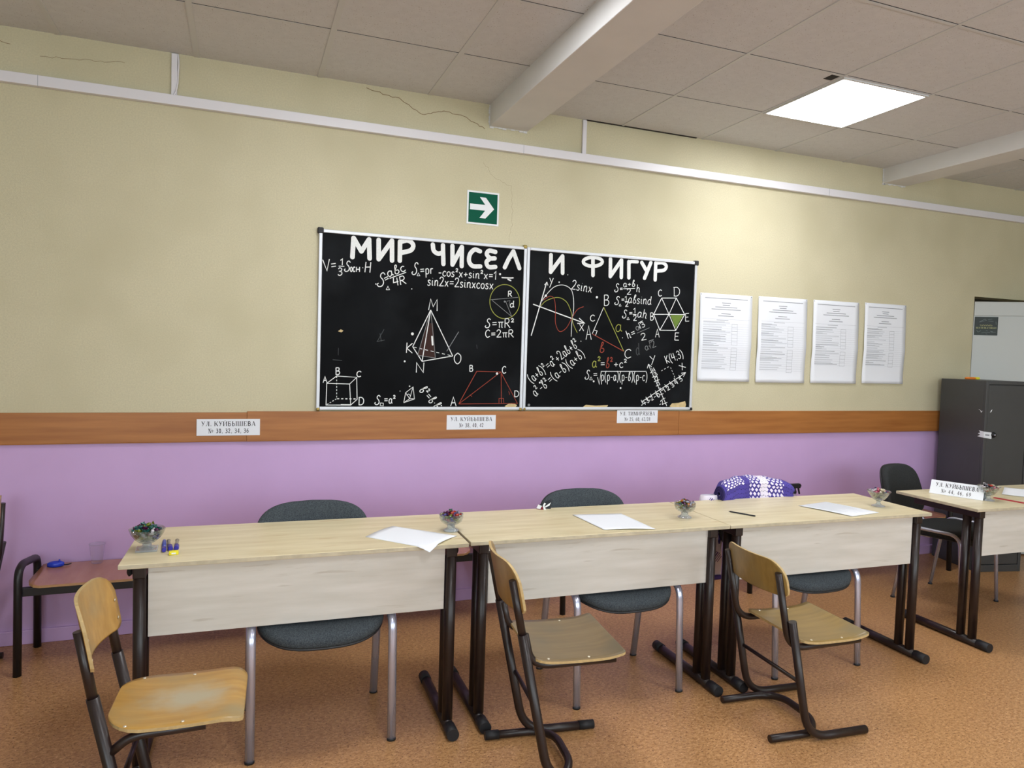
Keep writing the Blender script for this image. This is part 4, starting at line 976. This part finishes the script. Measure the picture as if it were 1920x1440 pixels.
def visitor_chair(label, loc, rz, fab, tube_r=(.0125, .0125), square=False, top=.812, bt=.03, bulge=.012, be=4.0, taper=0.04):
    t = thing('visitor_chair', label, 'chair', loc, rz, 'upholstered visitor chairs behind the desks')
    for s in (-1, 1):
        x = s * .252
        p = fillet([(x, -.197, .004), (x, -.172, .474), (x, .125, .474), (x, .197, .004)], [.07, .07], 8)
        lf = MB().tube(p, .0125 if square else .0108, 14, ry=.0108 if not square else .0165).build('leg_frame', M['chrome'], t)
        for yy in (-.197, .197):
            MB().tube([(x, yy, 0), (x, yy, .009)], .0132, 12, ry=.0132 if not square else .0172).build('foot_cap', M['rubber'], lf)
        # back support tube from the seat frame up to the backrest
        q = fillet([(s * .19, .02, .425), (s * .19, .235, .425), (s * .18, .335, .66)], [.05], 8)
        MB().tube(q, .011, 12).build('back_support', M['chrome'] if not square else M['shell'], t)
    for yy in (-.06, .09): MB().tube([(-.252, yy, .455), (.252, yy, .455)], .008, 10).build('cross_bar', M['shell'], t)
    # seat
    o = []
    for k in range(48):
        a = 2 * PI * k / 48; cx, cy = sup(a, 3.2 if math.sin(a) > 0 else 3.1); o.append((cx * .235, -.015 + cy * (.215 if cy > 0 else .225)))
    def fs(u, v, d):
        f = max(0, (-.10 - v) / .14); return (u, v, .444 + d - .026 * f * f + .012 * (u / .235) ** 2)
    b = MB(); pad(b, o, fs, .040, .012); b.build('seat', fab, t)
    b = MB(); pad(b, [(u * .985, -.015 + (v + .015) * .985) for u, v in o], lambda u, v, d: fs(u, v, d - .022), .012, 0); b.build('seat_shell', M['shell'], t)
    # back
    o = []
    for k in range(48):
        a = 2 * PI * k / 48; cx, cy = sup(a, be if math.sin(a) > 0 else 3.4); o.append((cx * .242 * (1 - taper * (cy + 1) / 2), cy * .172))
    zc = top - .172
    def fb(u, v, d):
        arch = -.014 * (u / .242) ** 2 if v > 0 else 0
        y = .325 + (v) * .22 - .05 * (u / .242) ** 2
        return (u, y - d, zc + v + arch * max(0, v) / .172)
    b = MB(); pad(b, o, fb, bt, bulge); b.build('backrest', fab, t)
    b = MB(); pad(b, [(u * .99, v * .985) for u, v in o], lambda u, v, d: fb(u, v, d - bt * .55), .014, 0); b.build('back_shell', M['shell'], t)
    return t
visitor_chair('grey fabric chair behind the desk with the square-footed bowl', (.295, -1.177, 0), 0, M['fabric'], square=True)
visitor_chair('grey fabric chair with a red-banded dark cloth on its back corner', (1.578, -1.175, 0), 0, M['fabric'], square=True)
visitor_chair('grey fabric chair draped with a purple crochet blanket', (2.586, -1.205, 0), 0, M['fabric'], square=True)
visitor_chair('black upholstered chair with thin round steel legs behind the desk with the folded card', (4.18, -.825, 0), R(14.5), M['fabricblack'], bt=.045, bulge=.016, be=4.2, taper=.16)

# ------------------------------------------------------------------ low benches along the wall
def bench(label, x0, x1, n):
    t = thing('wall_bench', label, 'bench', (x0, 0, 0), group='low benches along the purple wall')
    L = x1 - x0; r = .0165
    for x in (0.0, L):
        p = fillet([(x, -.38, 0), (x, -.365, .455), (x, -.30, .475), (x, -.07, .44), (x, -.052, .40), (x, -.052, 0)], [.05, .03, .04, .02], 6)
        MB().tube(p, r, 14).build('end_frame', M['black'], t)
    for yy in (-.352, -.072):
        MB().box(.004, L - .004, yy - .012, yy + .012, .345, .383).build('seat_rail', M['black'], t, bevel=.003)
    w_ = (L - .04) / n
    for k in range(n):
        a = .02 + k * w_ + .012; c = .02 + (k + 1) * w_ - .012
        b = MB(); hw_ = (c - a) / 2; cx = (a + c) / 2
        def zf(s, l, hw_=hw_): return .395 + .012 * max(0, (abs(l) - hw_ * .78) / (hw_ * .22)) ** 2
        sheet(b, -.385, -.035, hw_, .05, zf, .010, ny=18, nx=12)
        # sheet lies along (s=y, l=x): swap axes
        b.v = [(cx + p[1], p[0], p[2]) for p in b.v]
        b.build('seat', [M['benchply'], M['benchedge']], t)
    return t
bench('low brown-seated bench with black frame and bent end rail, with a plastic cup on it', -.9, 1.722, 5)
bench('low brown-seated bench with black frame, running up to the grey metal cabinet', 3.03, 4.80, 3)

# ------------------------------------------------------------------ glass bowls and candies
ZT = .7402
def bowl(label, loc, kind, rz=0):
    t = thing('glass_bowl', label, 'bowl', loc, rz, 'glass bowls of candy on the desks')
    t.scale = {'square': (1.08, 1.08, .98), 'round': (1.14, 1.14, .96), 'flared': (1.12, 1.12, .90)}[kind]
    if kind == 'square':
        f = MB(); f.box(-.032, .032, -.032, .032, 0, .008)
        f.lathe([(.030, .008), (.020, .013), (.013, .019), (.014, .026)], 8, M=Matrix.Rotation(R(45), 4, 'Z')); f.build('foot', M['glassfoot'], t, bevel=.002)
        out = [(.012, .0255), (.026, .031), (.039, .044), (.049, .061), (.054, .078)]; inn = [(.051, .078), (.046, .062), (.036, .047), (.024, .036), (0, .033)]
        MB().lathe(out + [(.0532, .0795), (.0518, .0795)] + inn, 40, lobes=(10, .018)).build('cup', M['glass'], t)
    elif kind == 'round':
        MB().lathe([(.027, 0), (.028, .004), (.018, .010), (.013, .016), (.014, .024), (.010, .028)], 32).build('foot', M['glassfoot'], t)
        out = [(.009, .0275), (.026, .032), (.038, .042), (.043, .058), (.043, .072)]; inn = [(.0405, .072), (.040, .058), (.035, .045), (.023, .036), (0, .0345)]
        MB().lathe(out + [(.0425, .0735), (.041, .0735)] + inn, 40).build('cup', M['glass'], t)
    else:
        MB().lathe([(.029, 0), (.029, .003), (.014, .010), (.0085, .018), (.008, .026), (.010, .030)], 32).build('foot', M['glassfoot'], t)
        out = [(.009, .0295), (.024, .040), (.036, .058), (.046, .078), (.051, .088)]; inn = [(.0485, .088), (.043, .078), (.033, .060), (.021, .044), (0, .037)]
        MB().lathe(out + [(.0503, .0895), (.049, .0895)] + inn, 40, lobes=(12, .012)).build('cup', M['glass'], t)
    return t
CC = {'teal': (38, 104, 100), 'plum': (92, 26, 78), 'white': (236, 228, 236), 'silver': (170, 170, 190), 'violet': (112, 96, 168), 'red': (190, 52, 34), 'olive': (120, 128, 30), 'orange': (196, 110, 24), 'pink': (206, 90, 120), 'navy': (46, 54, 104), 'cream': (222, 208, 176), 'black': (30, 28, 40), 'grey': (130, 132, 140)}
CM = {k: mat(k + '_candy_wrapper', tuple(int(q * .82) for q in v), 0.25, var=0.25, scale=90) for k, v in CC.items()}
def candy_mesh(seed):
    rnd = random.Random(seed); b = MB(); L = .011; r = .0062; n = 9
    prof = [(.0016, -L * .8), (r * .75, -L * .62), (r, -L * .2), (r, L * .2), (r * .75, L * .62), (.0016, L * .8)]
    b.lathe(prof, n)
    for s in (-1, 1):
        vs = [(0, 0, s * L * .78)]; m_ = 8
        for k in range(m_):
            a = 2 * PI * k / m_; rr = .0065 * (1 + .35 * (k % 2)) * rnd.uniform(.8, 1.2)
            vs.append((rr * math.cos(a), rr * math.sin(a) * .6, s * (L * 1.55 + rnd.uniform(-.002, .002))))
        b.add(vs, [(0, 1 + k, 1 + (k + 1) % m_) for k in range(m_)])
    return b
CANDY = {}
def candies(bl, cols, where, zs, seed):
    """zs: list of (height, radius, count) layers inside and heaped over the bowl"""
    rnd = random.Random(seed); i = 0; sx, sz = bl.scale.x, bl.scale.z
    for (z, rad, cnt) in zs:
        z *= sz; rad *= sx * .84
        for k in range(cnt):
            col = cols[i % len(cols)]; i += 1
            if col not in CANDY:
                o = candy_mesh(hash(col) % 97 if False else len(CANDY)).build('candy', CM[col]); CANDY[col] = o
            else:
                o = CANDY[col].copy(); COL.objects.link(o)
            a = 2 * PI * (k + rnd.uniform(-.25, .25)) / cnt + z * 40
            rr = rad * (1 if cnt > 1 else 0) * rnd.uniform(.9, 1.05)
            o.location = (bl.location.x + rr * math.cos(a), bl.location.y + rr * math.sin(a), bl.location.z + z + rnd.uniform(-.002, .002))
            o.rotation_euler = (R(90) + rnd.uniform(-.5, .5), rnd.uniform(-.4, .4), a + rnd.uniform(-.9, .9) + PI / 2)
            tag(o, '%s foil-wrapped candy in the %s' % (col, where), 'candy', '%s candies in the %s' % (col, where))
b1 = bowl('cut-glass candy bowl standing on a square foot', (-.306, -1.195, ZT), 'square', R(2))
candies(b1, ['teal', 'plum', 'teal', 'teal', 'silver', 'plum', 'teal', 'olive', 'teal', 'white', 'plum'], 'square-footed glass bowl', [(.042, .012, 4), (.050, .025, 8), (.062, .033, 10), (.064, .014, 5), (.075, .036, 11), (.077, .017, 6), (.086, .024, 6), (.092, .006, 2)], 3)
b2 = bowl('round glass candy bowl beside the sheet hanging over the desk edge', (.812, -1.195, ZT), 'round')
candies(b2, ['violet', 'olive', 'plum', 'red', 'silver', 'teal', 'plum', 'pink', 'violet', 'olive'], 'round bowl beside the hanging sheet', [(.044, 0, 1), (.048, .020, 6), (.060, .029, 9), (.064, .010, 3), (.072, .029, 9), (.075, .012, 4), (.081, .016, 4)], 5)
b3 = bowl('round glass candy bowl near the desk joint, right of the flat white sheet', (1.925, -1.225, ZT), 'round')
candies(b3, ['teal', 'plum', 'orange', 'silver', 'plum', 'teal', 'white', 'orange', 'violet', 'olive'], 'round bowl near the desk joint', [(.044, 0, 1), (.048, .020, 6), (.060, .029, 9), (.064, .010, 3), (.072, .029, 9), (.075, .012, 4), (.081, .016, 4)], 7)
b4 = bowl('flared glass candy bowl next to the printed sheet on the desk', (3.100, -1.245, ZT), 'flared')
candies(b4, ['navy', 'pink', 'cream', 'cream', 'navy', 'white', 'pink', 'cream', 'grey'], 'flared bowl next to the printed sheet', [(.049, 0, 1), (.058, .017, 5), (.071, .026, 8), (.083, .032, 10), (.086, .012, 4), (.095, .016, 5)], 11)
b5 = bowl('flared glass candy bowl next to the folded card', (3.880, -1.275, ZT), 'flared')
candies(b5, ['black', 'grey', 'red', 'cream', 'black', 'white', 'black', 'grey', 'pink'], 'flared bowl beside the folded card', [(.049, 0, 1), (.058, .017, 5), (.071, .026, 8), (.083, .032, 10), (.086, .012, 4), (.095, .016, 5)], 13)

# ------------------------------------------------------------------ papers and small things on the desks
def flat_sheet(name, label, cat, cs, lift, m_=None, lines=True, nu=14, nv=10, seed=0, group=None):
    """cs: four world corners a,b,c,d; lift(u,v) height above ZT"""
    cx = sum(c[0] for c in cs) / 4; cy = sum(c[1] for c in cs) / 4
    t = thing(name, label, cat, (cx, cy, ZT), group=group) if lines else None
    def P(u, v, e=0):
        x = (cs[0][0] * (1 - u) + cs[1][0] * u) * (1 - v) + (cs[3][0] * (1 - u) + cs[2][0] * u) * v
        y = (cs[0][1] * (1 - u) + cs[1][1] * u) * (1 - v) + (cs[3][1] * (1 - u) + cs[2][1] * u) * v
        return (x - cx, y - cy, lift(u, v, y) + .0006 + e)
    b = MB(); vs = [P(i / nu, j / nv) for j in range(nv + 1) for i in range(nu + 1)]
    b.add(vs, [(j * (nu + 1) + i, j * (nu + 1) + i + 1, (j + 1) * (nu + 1) + i + 1, (j + 1) * (nu + 1) + i) for j in range(nv) for i in range(nu)], 0, True)
    o = b.build('sheet' if lines else name, m_ or M['paper'], t); so = o.modifiers.new('thick', 'SOLIDIFY'); so.thickness = .0008; so.offset = 0
    if not lines: o.location = (cx, cy, ZT); tag(o, label, cat, group); t = o
    if lines:
        g = MB(); rnd = random.Random(seed)
        for k in range(16):
            u = .1 + .8 * k / 15; v1 = rnd.uniform(.5, .92)
            for i in range(8):
                a = .08 + (v1 - .08) * i / 8; c = .08 + (v1 - .08) * (i + 1) / 8
                g.add([P(u, a, .0009), P(u + .012, a, .0009), P(u + .012, c, .0009), P(u, c, .0009)], [(0, 1, 2, 3)])
        g.build('printed_text', M['inkgrey2'], t, recalc=False)
    return t
M['inkgrey2'] = mat('pale_grey_print', (205, 209, 216), 0.9)
DE = -1.394
flat_sheet('paper_sheet', 'white sheet with one corner hanging over the front desk edge', 'paper', [(.4605, -1.2086), (.598, -1.066), (.812, -1.285), (.662, -1.435)],
           lambda u, v, y: (.004 * math.sin(u * PI) * (1 - v) + .006 * v * math.sin(u * 3)) if y > DE else .001 - (DE - y) * .35, seed=1, lines=False)
flat_sheet('paper_sheet', 'plain white sheet lying flat behind the brown-seated wooden chair', 'paper', [(1.430, -1.060), (1.665, -1.093), (1.664, -1.390), (1.440, -1.345)], lambda u, v, y: .003 * math.sin(u * PI) * v + .002, seed=2, lines=False)
flat_sheet('paper_sheet', 'white printed sheet lying on the desk with the lone pen', 'paper', [(2.666, -1.146), (2.887, -1.105), (2.960, -1.375), (2.752, -1.408)], lambda u, v, y: .002 + .002 * math.sin(v * PI), seed=3)
flat_sheet('paper_sheet', 'white sheet curling up beside the thin red ruler', 'paper', [(4.135, -1.175), (4.31, -1.07), (4.48, -1.30), (4.29, -1.40)], lambda u, v, y: .003 + .014 * u * u, seed=4, lines=False)
# folded street-name card
t = thing('tent_card', 'white folded card with a street name, standing like a tent', 'card', (3.770, -1.175, ZT))
A0, A1 = Vector((-.040, .142, 0)), Vector((.062, -.104, 0))       # lower front edge
ax = (A1 - A0).normalized(); nb = Vector((-ax.y, ax.x, 0))         # towards the back (right)
Lc = (A1 - A0).length; hgt = .075; dep = .035
def tc(u, v, d=0, back=False):
    # u along the card 0..L, v up the slope 0..1
    p = A0 + ax * u + nb * (dep * v) + Vector((0, 0, hgt * v))
    n_ = (ax.cross(nb * dep + Vector((0, 0, hgt)))).normalized()
    return tuple(p + n_ * d + Vector((0, 0, .001)))
b = MB(); b.add([tc(0, 0), tc(Lc, 0), tc(Lc, 1), tc(0, 1)], [(0, 1, 2, 3)])
top0, top1 = Vector(tc(0, 1)), Vector(tc(Lc, 1)); q0 = A0 + nb * dep * 2.0; q1 = A1 + nb * dep * 2.0
b.add([tuple(top0), tuple(top1), (q1.x, q1.y, .001), (q0.x, q0.y, .001)], [(0, 1, 2, 3)])
o = b.build('folded_sheet', M['paper'], t, recalc=False); so = o.modifiers.new('thick', 'SOLIDIFY'); so.thickness = .0008; so.offset = 0
mb = MB(); fm = lambda u, v, l: tc(u, v / hgt, .0008 + l * 2e-5)
serif(mb, 'УЛ. КУЙБЫШЕВА', Lc * .5, hgt * .55, Lc * .80, .022, fm); mb.build('text_line', M['ink'], t, recalc=False)
mb = MB(); serif(mb, '№ 44, 46, 69', Lc * .5, hgt * .14, Lc * .56, .020, fm); mb.build('text_line', M['ink'], t, recalc=False)
# pens
def pen(name, label, cat, p0, p1, r, m1, m2, split=.5, group=None, tip=True, r2=None):
    p0 = Vector((p0[0], p0[1], 0)); p1 = Vector((p1[0], p1[1], 0)); d = (p1 - p0); L = d.length
    t = thing(name, label, cat, (p0.x, p0.y, ZT), math.atan2(d.y, d.x), group)
    MB().tube([(0, 0, r), (.006, 0, r), (L * split, 0, r)], [r * .8, r, r], 12).build('cap' if r2 else 'grip', m1, t)
    MB().tube([(L * split, 0, r), (L * .93, 0, r), (L, 0, r)], [(r2 or r) * .95, (r2 or r) * .9, r * (.25 if tip else .8)], 12).build('barrel', m2, t)
    return t
pen('marker', 'all-blue pen lying right beside the square-footed bowl', 'pen', (-.2473, -1.245), (-.2585, -1.110), .0075, M['navy'], M['penblue'], .25, tip=False)
pen('pen', 'grey-barrelled pen with navy end, lying next to the all-blue pen', 'pen', (-.2270, -1.235), (-.2435, -1.118), .0085, M['navy'], M['pengrey'], .35, tip=False, r2=.0055)
pen('pen', 'grey-barrelled pen with navy end, farthest from the square-footed bowl', 'pen', (-.2085, -1.235), (-.2150, -1.118), .0085, M['navy'], M['pengrey'], .35, tip=False, r2=.0055)
t = thing('sharpener', 'small yellow sharpener in front of the blue pens', 'sharpener', (-.2135, -1.277, ZT), R(5))
MB().box(-.0155, .0155, -.011, .011, .0, .013).build('case', M['yellow'], t, bevel=.003)
MB().box(-.007, .007, -.0115, -.0108, .004, .009).build('blade_slot', M['white'], t)
pen('pen', 'thin dark pen lying alone on a desk', 'pen', (2.2726, -1.2921), (2.2109, -1.1752), .0035, M['rubber'], M['ink'], .06)
tl = thing('ruler', 'thin red ruler lying beside the candy bowl and folded card', 'ruler', (3.985, -1.235, ZT), math.atan2(-.145, .020))
MB().box(0, .26, -.009, .009, 0, .005).build('body', M['red'], tl, bevel=.001); MB().box(0, .26, .009, .015, 0, .003).build('edge', M['pink'], tl)

# cup and gadget on the bench
t = thing('plastic_cup', 'clear empty plastic cup standing on the bench', 'cup', (-.645, -.085, .396))
MB().lathe([(0, .001), (.023, .001), (.024, .002), (.034, .092), (.0355, .094), (.0345, .095), (.033, .092)], 36).build('cup_wall', M['plastic'], t)
MB().tube([(.0352 * math.cos(a * PI / 16), .0352 * math.sin(a * PI / 16), .0945) for a in range(33)], .0014, 8, caps=False).build('rim', M['plastic'], t)
t = thing('key_fob', 'blue plastic clip lying on the bench beside the cup', 'clip', (-.815, -.10, .396), R(5))
MB().lathe([(.020, .0), (.026, .005), (.026, .018), (.018, .024), (.010, .020), (0, .019)], 20, M=Matrix.Diagonal((1.35, .8, 1, 1))).build('body', M['bluepl'], t)
MB().box(.012, .018, -.006, .006, .018, .034).build('tab', M['bluepl'], t, bevel=.002)
MB().tube([(.032, 0, .006), (.05, .004, .005), (.062, .012, .006)], .003, 8).build('loop', M['ink'], t)

# spray bottle on the far bench
t = thing('spray_bottle', 'clear spray bottle with black trigger head behind the purple blanket', 'bottle', (3.515, -.20, .396))
MB().lathe([(0, .001), (.034, .001), (.036, .006), (.036, .12), (.030, .155), (.014, .178), (.013, .190)], 28).build('bottle_body', M['bottle'], t)
b = MB(); b.lathe([(.017, .186), (.017, .205), (.013, .208), (.012, .222)], 20); b.box(-.034, .046, -.013, .013, .222, .252); b.box(.046, .056, -.008, .008, .230, .244)
b.add([(.030, -.006, .224), (.040, -.006, .224), (.052, -.006, .180), (.044, -.006, .178), (.030, .006, .224), (.040, .006, .224), (.052, .006, .180), (.044, .006, .178)], [(0, 1, 2, 3), (7, 6, 5, 4), (0, 4, 5, 1), (1, 5, 6, 2), (2, 6, 7, 3), (3, 7, 4, 0)])
b.build('trigger_head', M['rubber'], t, bevel=.003)

# ------------------------------------------------------------------ things hung on the chairs
# crochet blanket over the back of the third visitor chair
def crochet():
    m_ = bpy.data.materials.new('purple_white_crochet'); m_.use_nodes = True; nt = m_.node_tree; N = nt.nodes; Lk = nt.links; bs = N['Principled BSDF']; bs.inputs['Roughness'].default_value = .95
    uv = N.new('ShaderNodeUVMap'); sep = N.new('ShaderNodeSeparateXYZ'); Lk.new(uv.outputs[0], sep.inputs[0])
    def mt(op, a, bb=None, c=None):
        n_ = N.new('ShaderNodeMath'); n_.operation = op
        for i, v in enumerate((a, bb, c)):
            if v is None: continue
            if isinstance(v, (int, float)): n_.inputs[i].default_value = v
            else: Lk.new(v, n_.inputs[i])
        return n_.outputs[0]
    u, v = sep.outputs[0], sep.outputs[1]          # metres across / along the drape
    cu = mt('MULTIPLY', u, 42.0); cv = mt('MULTIPLY', v, 42.0)
    off = mt('MULTIPLY', mt('MODULO', mt('FLOOR', cv), 2.0), .5)
    fu = mt('ABSOLUTE', mt('SUBTRACT', mt('FRACT', mt('ADD', cu, off)), .5)); fv = mt('ABSOLUTE', mt('SUBTRACT', mt('FRACT', cv), .5))
    dot = mt('LESS_THAN', mt('ADD', fu, mt('MULTIPLY', fv, .8)), .40)
    hole = mt('GREATER_THAN', mt('ADD', fu, fv), .80)
    band = mt('MULTIPLY', mt('GREATER_THAN', u, .205), mt('LESS_THAN', u, .415))
    band2 = mt('MULTIPLY', mt('MULTIPLY', mt('GREATER_THAN', u, .03), mt('LESS_THAN', u, .165)), mt('MULTIPLY', mt('GREATER_THAN', v, .045), mt('LESS_THAN', v, .155)))
    mid = mt('MULTIPLY', mt('GREATER_THAN', u, .275), mt('LESS_THAN', u, .325))
    white = mt('MAXIMUM', mt('MULTIPLY', dot, mt('MAXIMUM', band, band2)), mt('MULTIPLY', mid, mt('SUBTRACT', 1.0, hole)))
    mx = N.new('ShaderNodeMix'); mx.data_type = 'RGBA'; Lk.new(white, mx.inputs['Factor'])
    m0 = N.new('ShaderNodeMix'); m0.data_type = 'RGBA'; Lk.new(hole, m0.inputs['Factor']); m0.inputs['A'].default_value = lin((76, 64, 150)); m0.inputs['B'].default_value = lin((42, 34, 92))
    Lk.new(m0.outputs['Result'], mx.inputs['A']); mx.inputs['B'].default_value = lin((232, 224, 240))
    Lk.new(mx.outputs['Result'], bs.inputs['Base Color'])
    return m_
M['crochet'] = crochet()
t = thing('crochet_blanket', 'purple and white crochet blanket folded over a chair back', 'blanket', (2.608, -.860, 0))
nu, nv = 40, 34; W2 = .468; vs = []; uvs = []
def drape(i, j):
    u = i / nu; s = j / nv                     # s: 0 back hem -> 1 front hem
    x = -.250 + W2 * u; e = min(1, abs(x) / .255)
    ztop = .842 - .028 * e ** 2.2 - .045 * e ** 9 - .020 * max(0, u - .5)      # rises a little over the outline of the chair back
    yc = lambda z: -.02 + (z - .64) * .22 - .05 * (min(.242, abs(x)) / .242) ** 2 + .005
    th_ = .046 - .012 * e ** 6
    if s < .30: z = ztop - .03 - (.30 - s) / .30 * .24; y = yc(z) + th_ * .8
    elif s > .66: z = ztop - .03 - (s - .66) / .34 * .20; y = yc(z) - th_
    else:
        a = PI * (s - .30) / .36; z = ztop - .03 + .03 * math.sin(a); y = yc(ztop - .03) + math.cos(a) * th_ - .1 * th_ * (1 - math.cos(a)) * .5 * 2
    w_ = .004 * math.sin(u * 31 + s * 9) + .003 * math.sin(s * 40 + u * 5)
    return (x, y + w_, z + w_ * .5)
for j in range(nv + 1):
    for i in range(nu + 1): vs.append(drape(i, j)); uvs.append((i / nu * W2, .60 * (1 - j / nv)))
b = MB(); F = [(j * (nu + 1) + i, j * (nu + 1) + i + 1, (j + 1) * (nu + 1) + i + 1, (j + 1) * (nu + 1) + i) for j in range(nv) for i in range(nu)]
b.add(vs, F, 0, True); o = b.build('blanket_cloth', M['crochet'], t, recalc=False)
ul = o.data.uv_layers.new(name='UVMap')
for poly in o.data.polygons:
    for li in poly.loop_indices:
        q = uvs[o.data.loops[li].vertex_index]; ul.data[li].uv = (q[0], q[1] - .16)
so = o.modifiers.new('thick', 'SOLIDIFY'); so.thickness = .010; so.offset = 0
b = MB()
for k, rr in enumerate((.036, .026, .015)):      # rolled end seen from the left
    pts = [(-.252 - .002 * k, -.055 + math.cos(a * PI / 8) * rr, .770 + math.sin(a * PI / 8) * rr) for a in range(17)]
    b.tube(pts, .0055, 8)
b.build('rolled_edge', M['crochet'], t)
# carrier bag on the left side of that chair
t = thing('carrier_bag', 'white and purple plastic carrier bag hanging beside the crochet blanket', 'bag', (2.325, -.885, .31))
b = MB(); n1, n2 = 16, 20; rings = []
for j in range(n2 + 1):
    v = j / n2; z = .452 * v; hw_ = .080 - .012 * v; dp = .026 * math.sin(PI * (.15 + .8 * (1 - v))) + .006
    for k in range(24):
        a = 2 * PI * k / 24; cx, cy = sup(a, 3.0)
        rings.append((cx * hw_ + .004 * math.sin(v * 17 + a * 3), cy * dp + .003 * math.sin(v * 23 + a * 5), z + (.02 * abs(cx) if j == 0 else 0)))
b.add(rings, [(j * 24 + k, j * 24 + (k + 1) % 24, (j + 1) * 24 + (k + 1) % 24, (j + 1) * 24 + k) for j in range(n2) for k in range(24)] + [list(reversed(range(24)))], 0, True)
b.build('bag_body', M['bag'], t)
MB().box(-.077, .077, -.022, .022, -.004, .022).build('bottom_trim', M['bagpurple'], t, bevel=.008)
mk = MB()
for (cu, cv) in ((.012, .265), (.022, .13), (-.02, .425)):
    for k in range(5):
        a = R(50); L_ = (.026 if cv < .4 else .014) - .003 * abs(k - 2); ox = cu + (k - 2) * .008; oz = cv - (k - 2) * .007
        p0 = (ox - math.cos(a) * L_, oz - math.sin(a) * L_); p1 = (ox + math.cos(a) * L_, oz + math.sin(a) * L_)
        ribbon(mk, [p0, p1], .0075 if k == 1 else .004, lambda u, v: (u, -.040, v))
mk.build('printed_marks', M['bagpurple'], t, recalc=False)
h = MB(); h.tube(catmull([(.045, .0, .435), (.060, .02, .448), (.075, .05, .44), (.085, .07, .42)], 6), .005, 8); h.build('handle', M['bag'], t)
# ribbon with a white emblem on the second chair
t = thing('jacket', 'dark cloth with red and white band and white emblem hanging on a chair corner', 'cloth', (1.346, -.884, .722))
b = MB(); pts = []
for j in range(9):
    v = j / 8
    for i in range(7):
        u = i / 6; pts.append((-.024 + .056 * u + .012 * v, -.030 + .02 * (1 - u), -.06 + .125 * v - .03 * (1 - u) * v))
b.add(pts, [(j * 7 + i, j * 7 + i + 1, (j + 1) * 7 + i + 1, (j + 1) * 7 + i) for j in range(8) for i in range(6)], 0, True)
o = b.build('dark_cloth', M['darkcloth'], t); so = o.modifiers.new('thick', 'SOLIDIFY'); so.thickness = .008
b = MB(); b.add([(-.050, -.016, -.06), (-.018, -.036, -.06), (.000, -.036, .030), (-.022, -.014, .035)], [(0, 1, 2, 3)]); o = b.build('red_band', M['redcloth'], t); so = o.modifiers.new('thick', 'SOLIDIFY'); so.thickness = .006
b = MB(); b.add([(-.032, -.022, .022), (-.018, -.038, .022), (-.010, -.038, .036), (-.022, -.020, .040)], [(0, 1, 2, 3)]); b.add([(-.022, -.0405, -.01), (-.010, -.0415, .0), (-.012, -.0415, .008), (-.026, -.0405, -.004)], [(0, 1, 2, 3)]); b.build('white_band', M['white'], t, recalc=False)
b = MB(); fm2 = lambda u, v: (u, -.0425 + .01 * u, v)
ribbon(b, cm([(.004, .050), (-.003, .036), (.004, .020), (.018, .006)]), .009, fm2)
b.add([(p[0], fm2(*p)[1] - .0004, p[1]) for p in ((.002, .028), (.026, .036), (.034, .052), (.020, .044), (.006, .036))], [[0, 1, 2, 3, 4]])
b.build('emblem', M['white'], t, recalc=False)
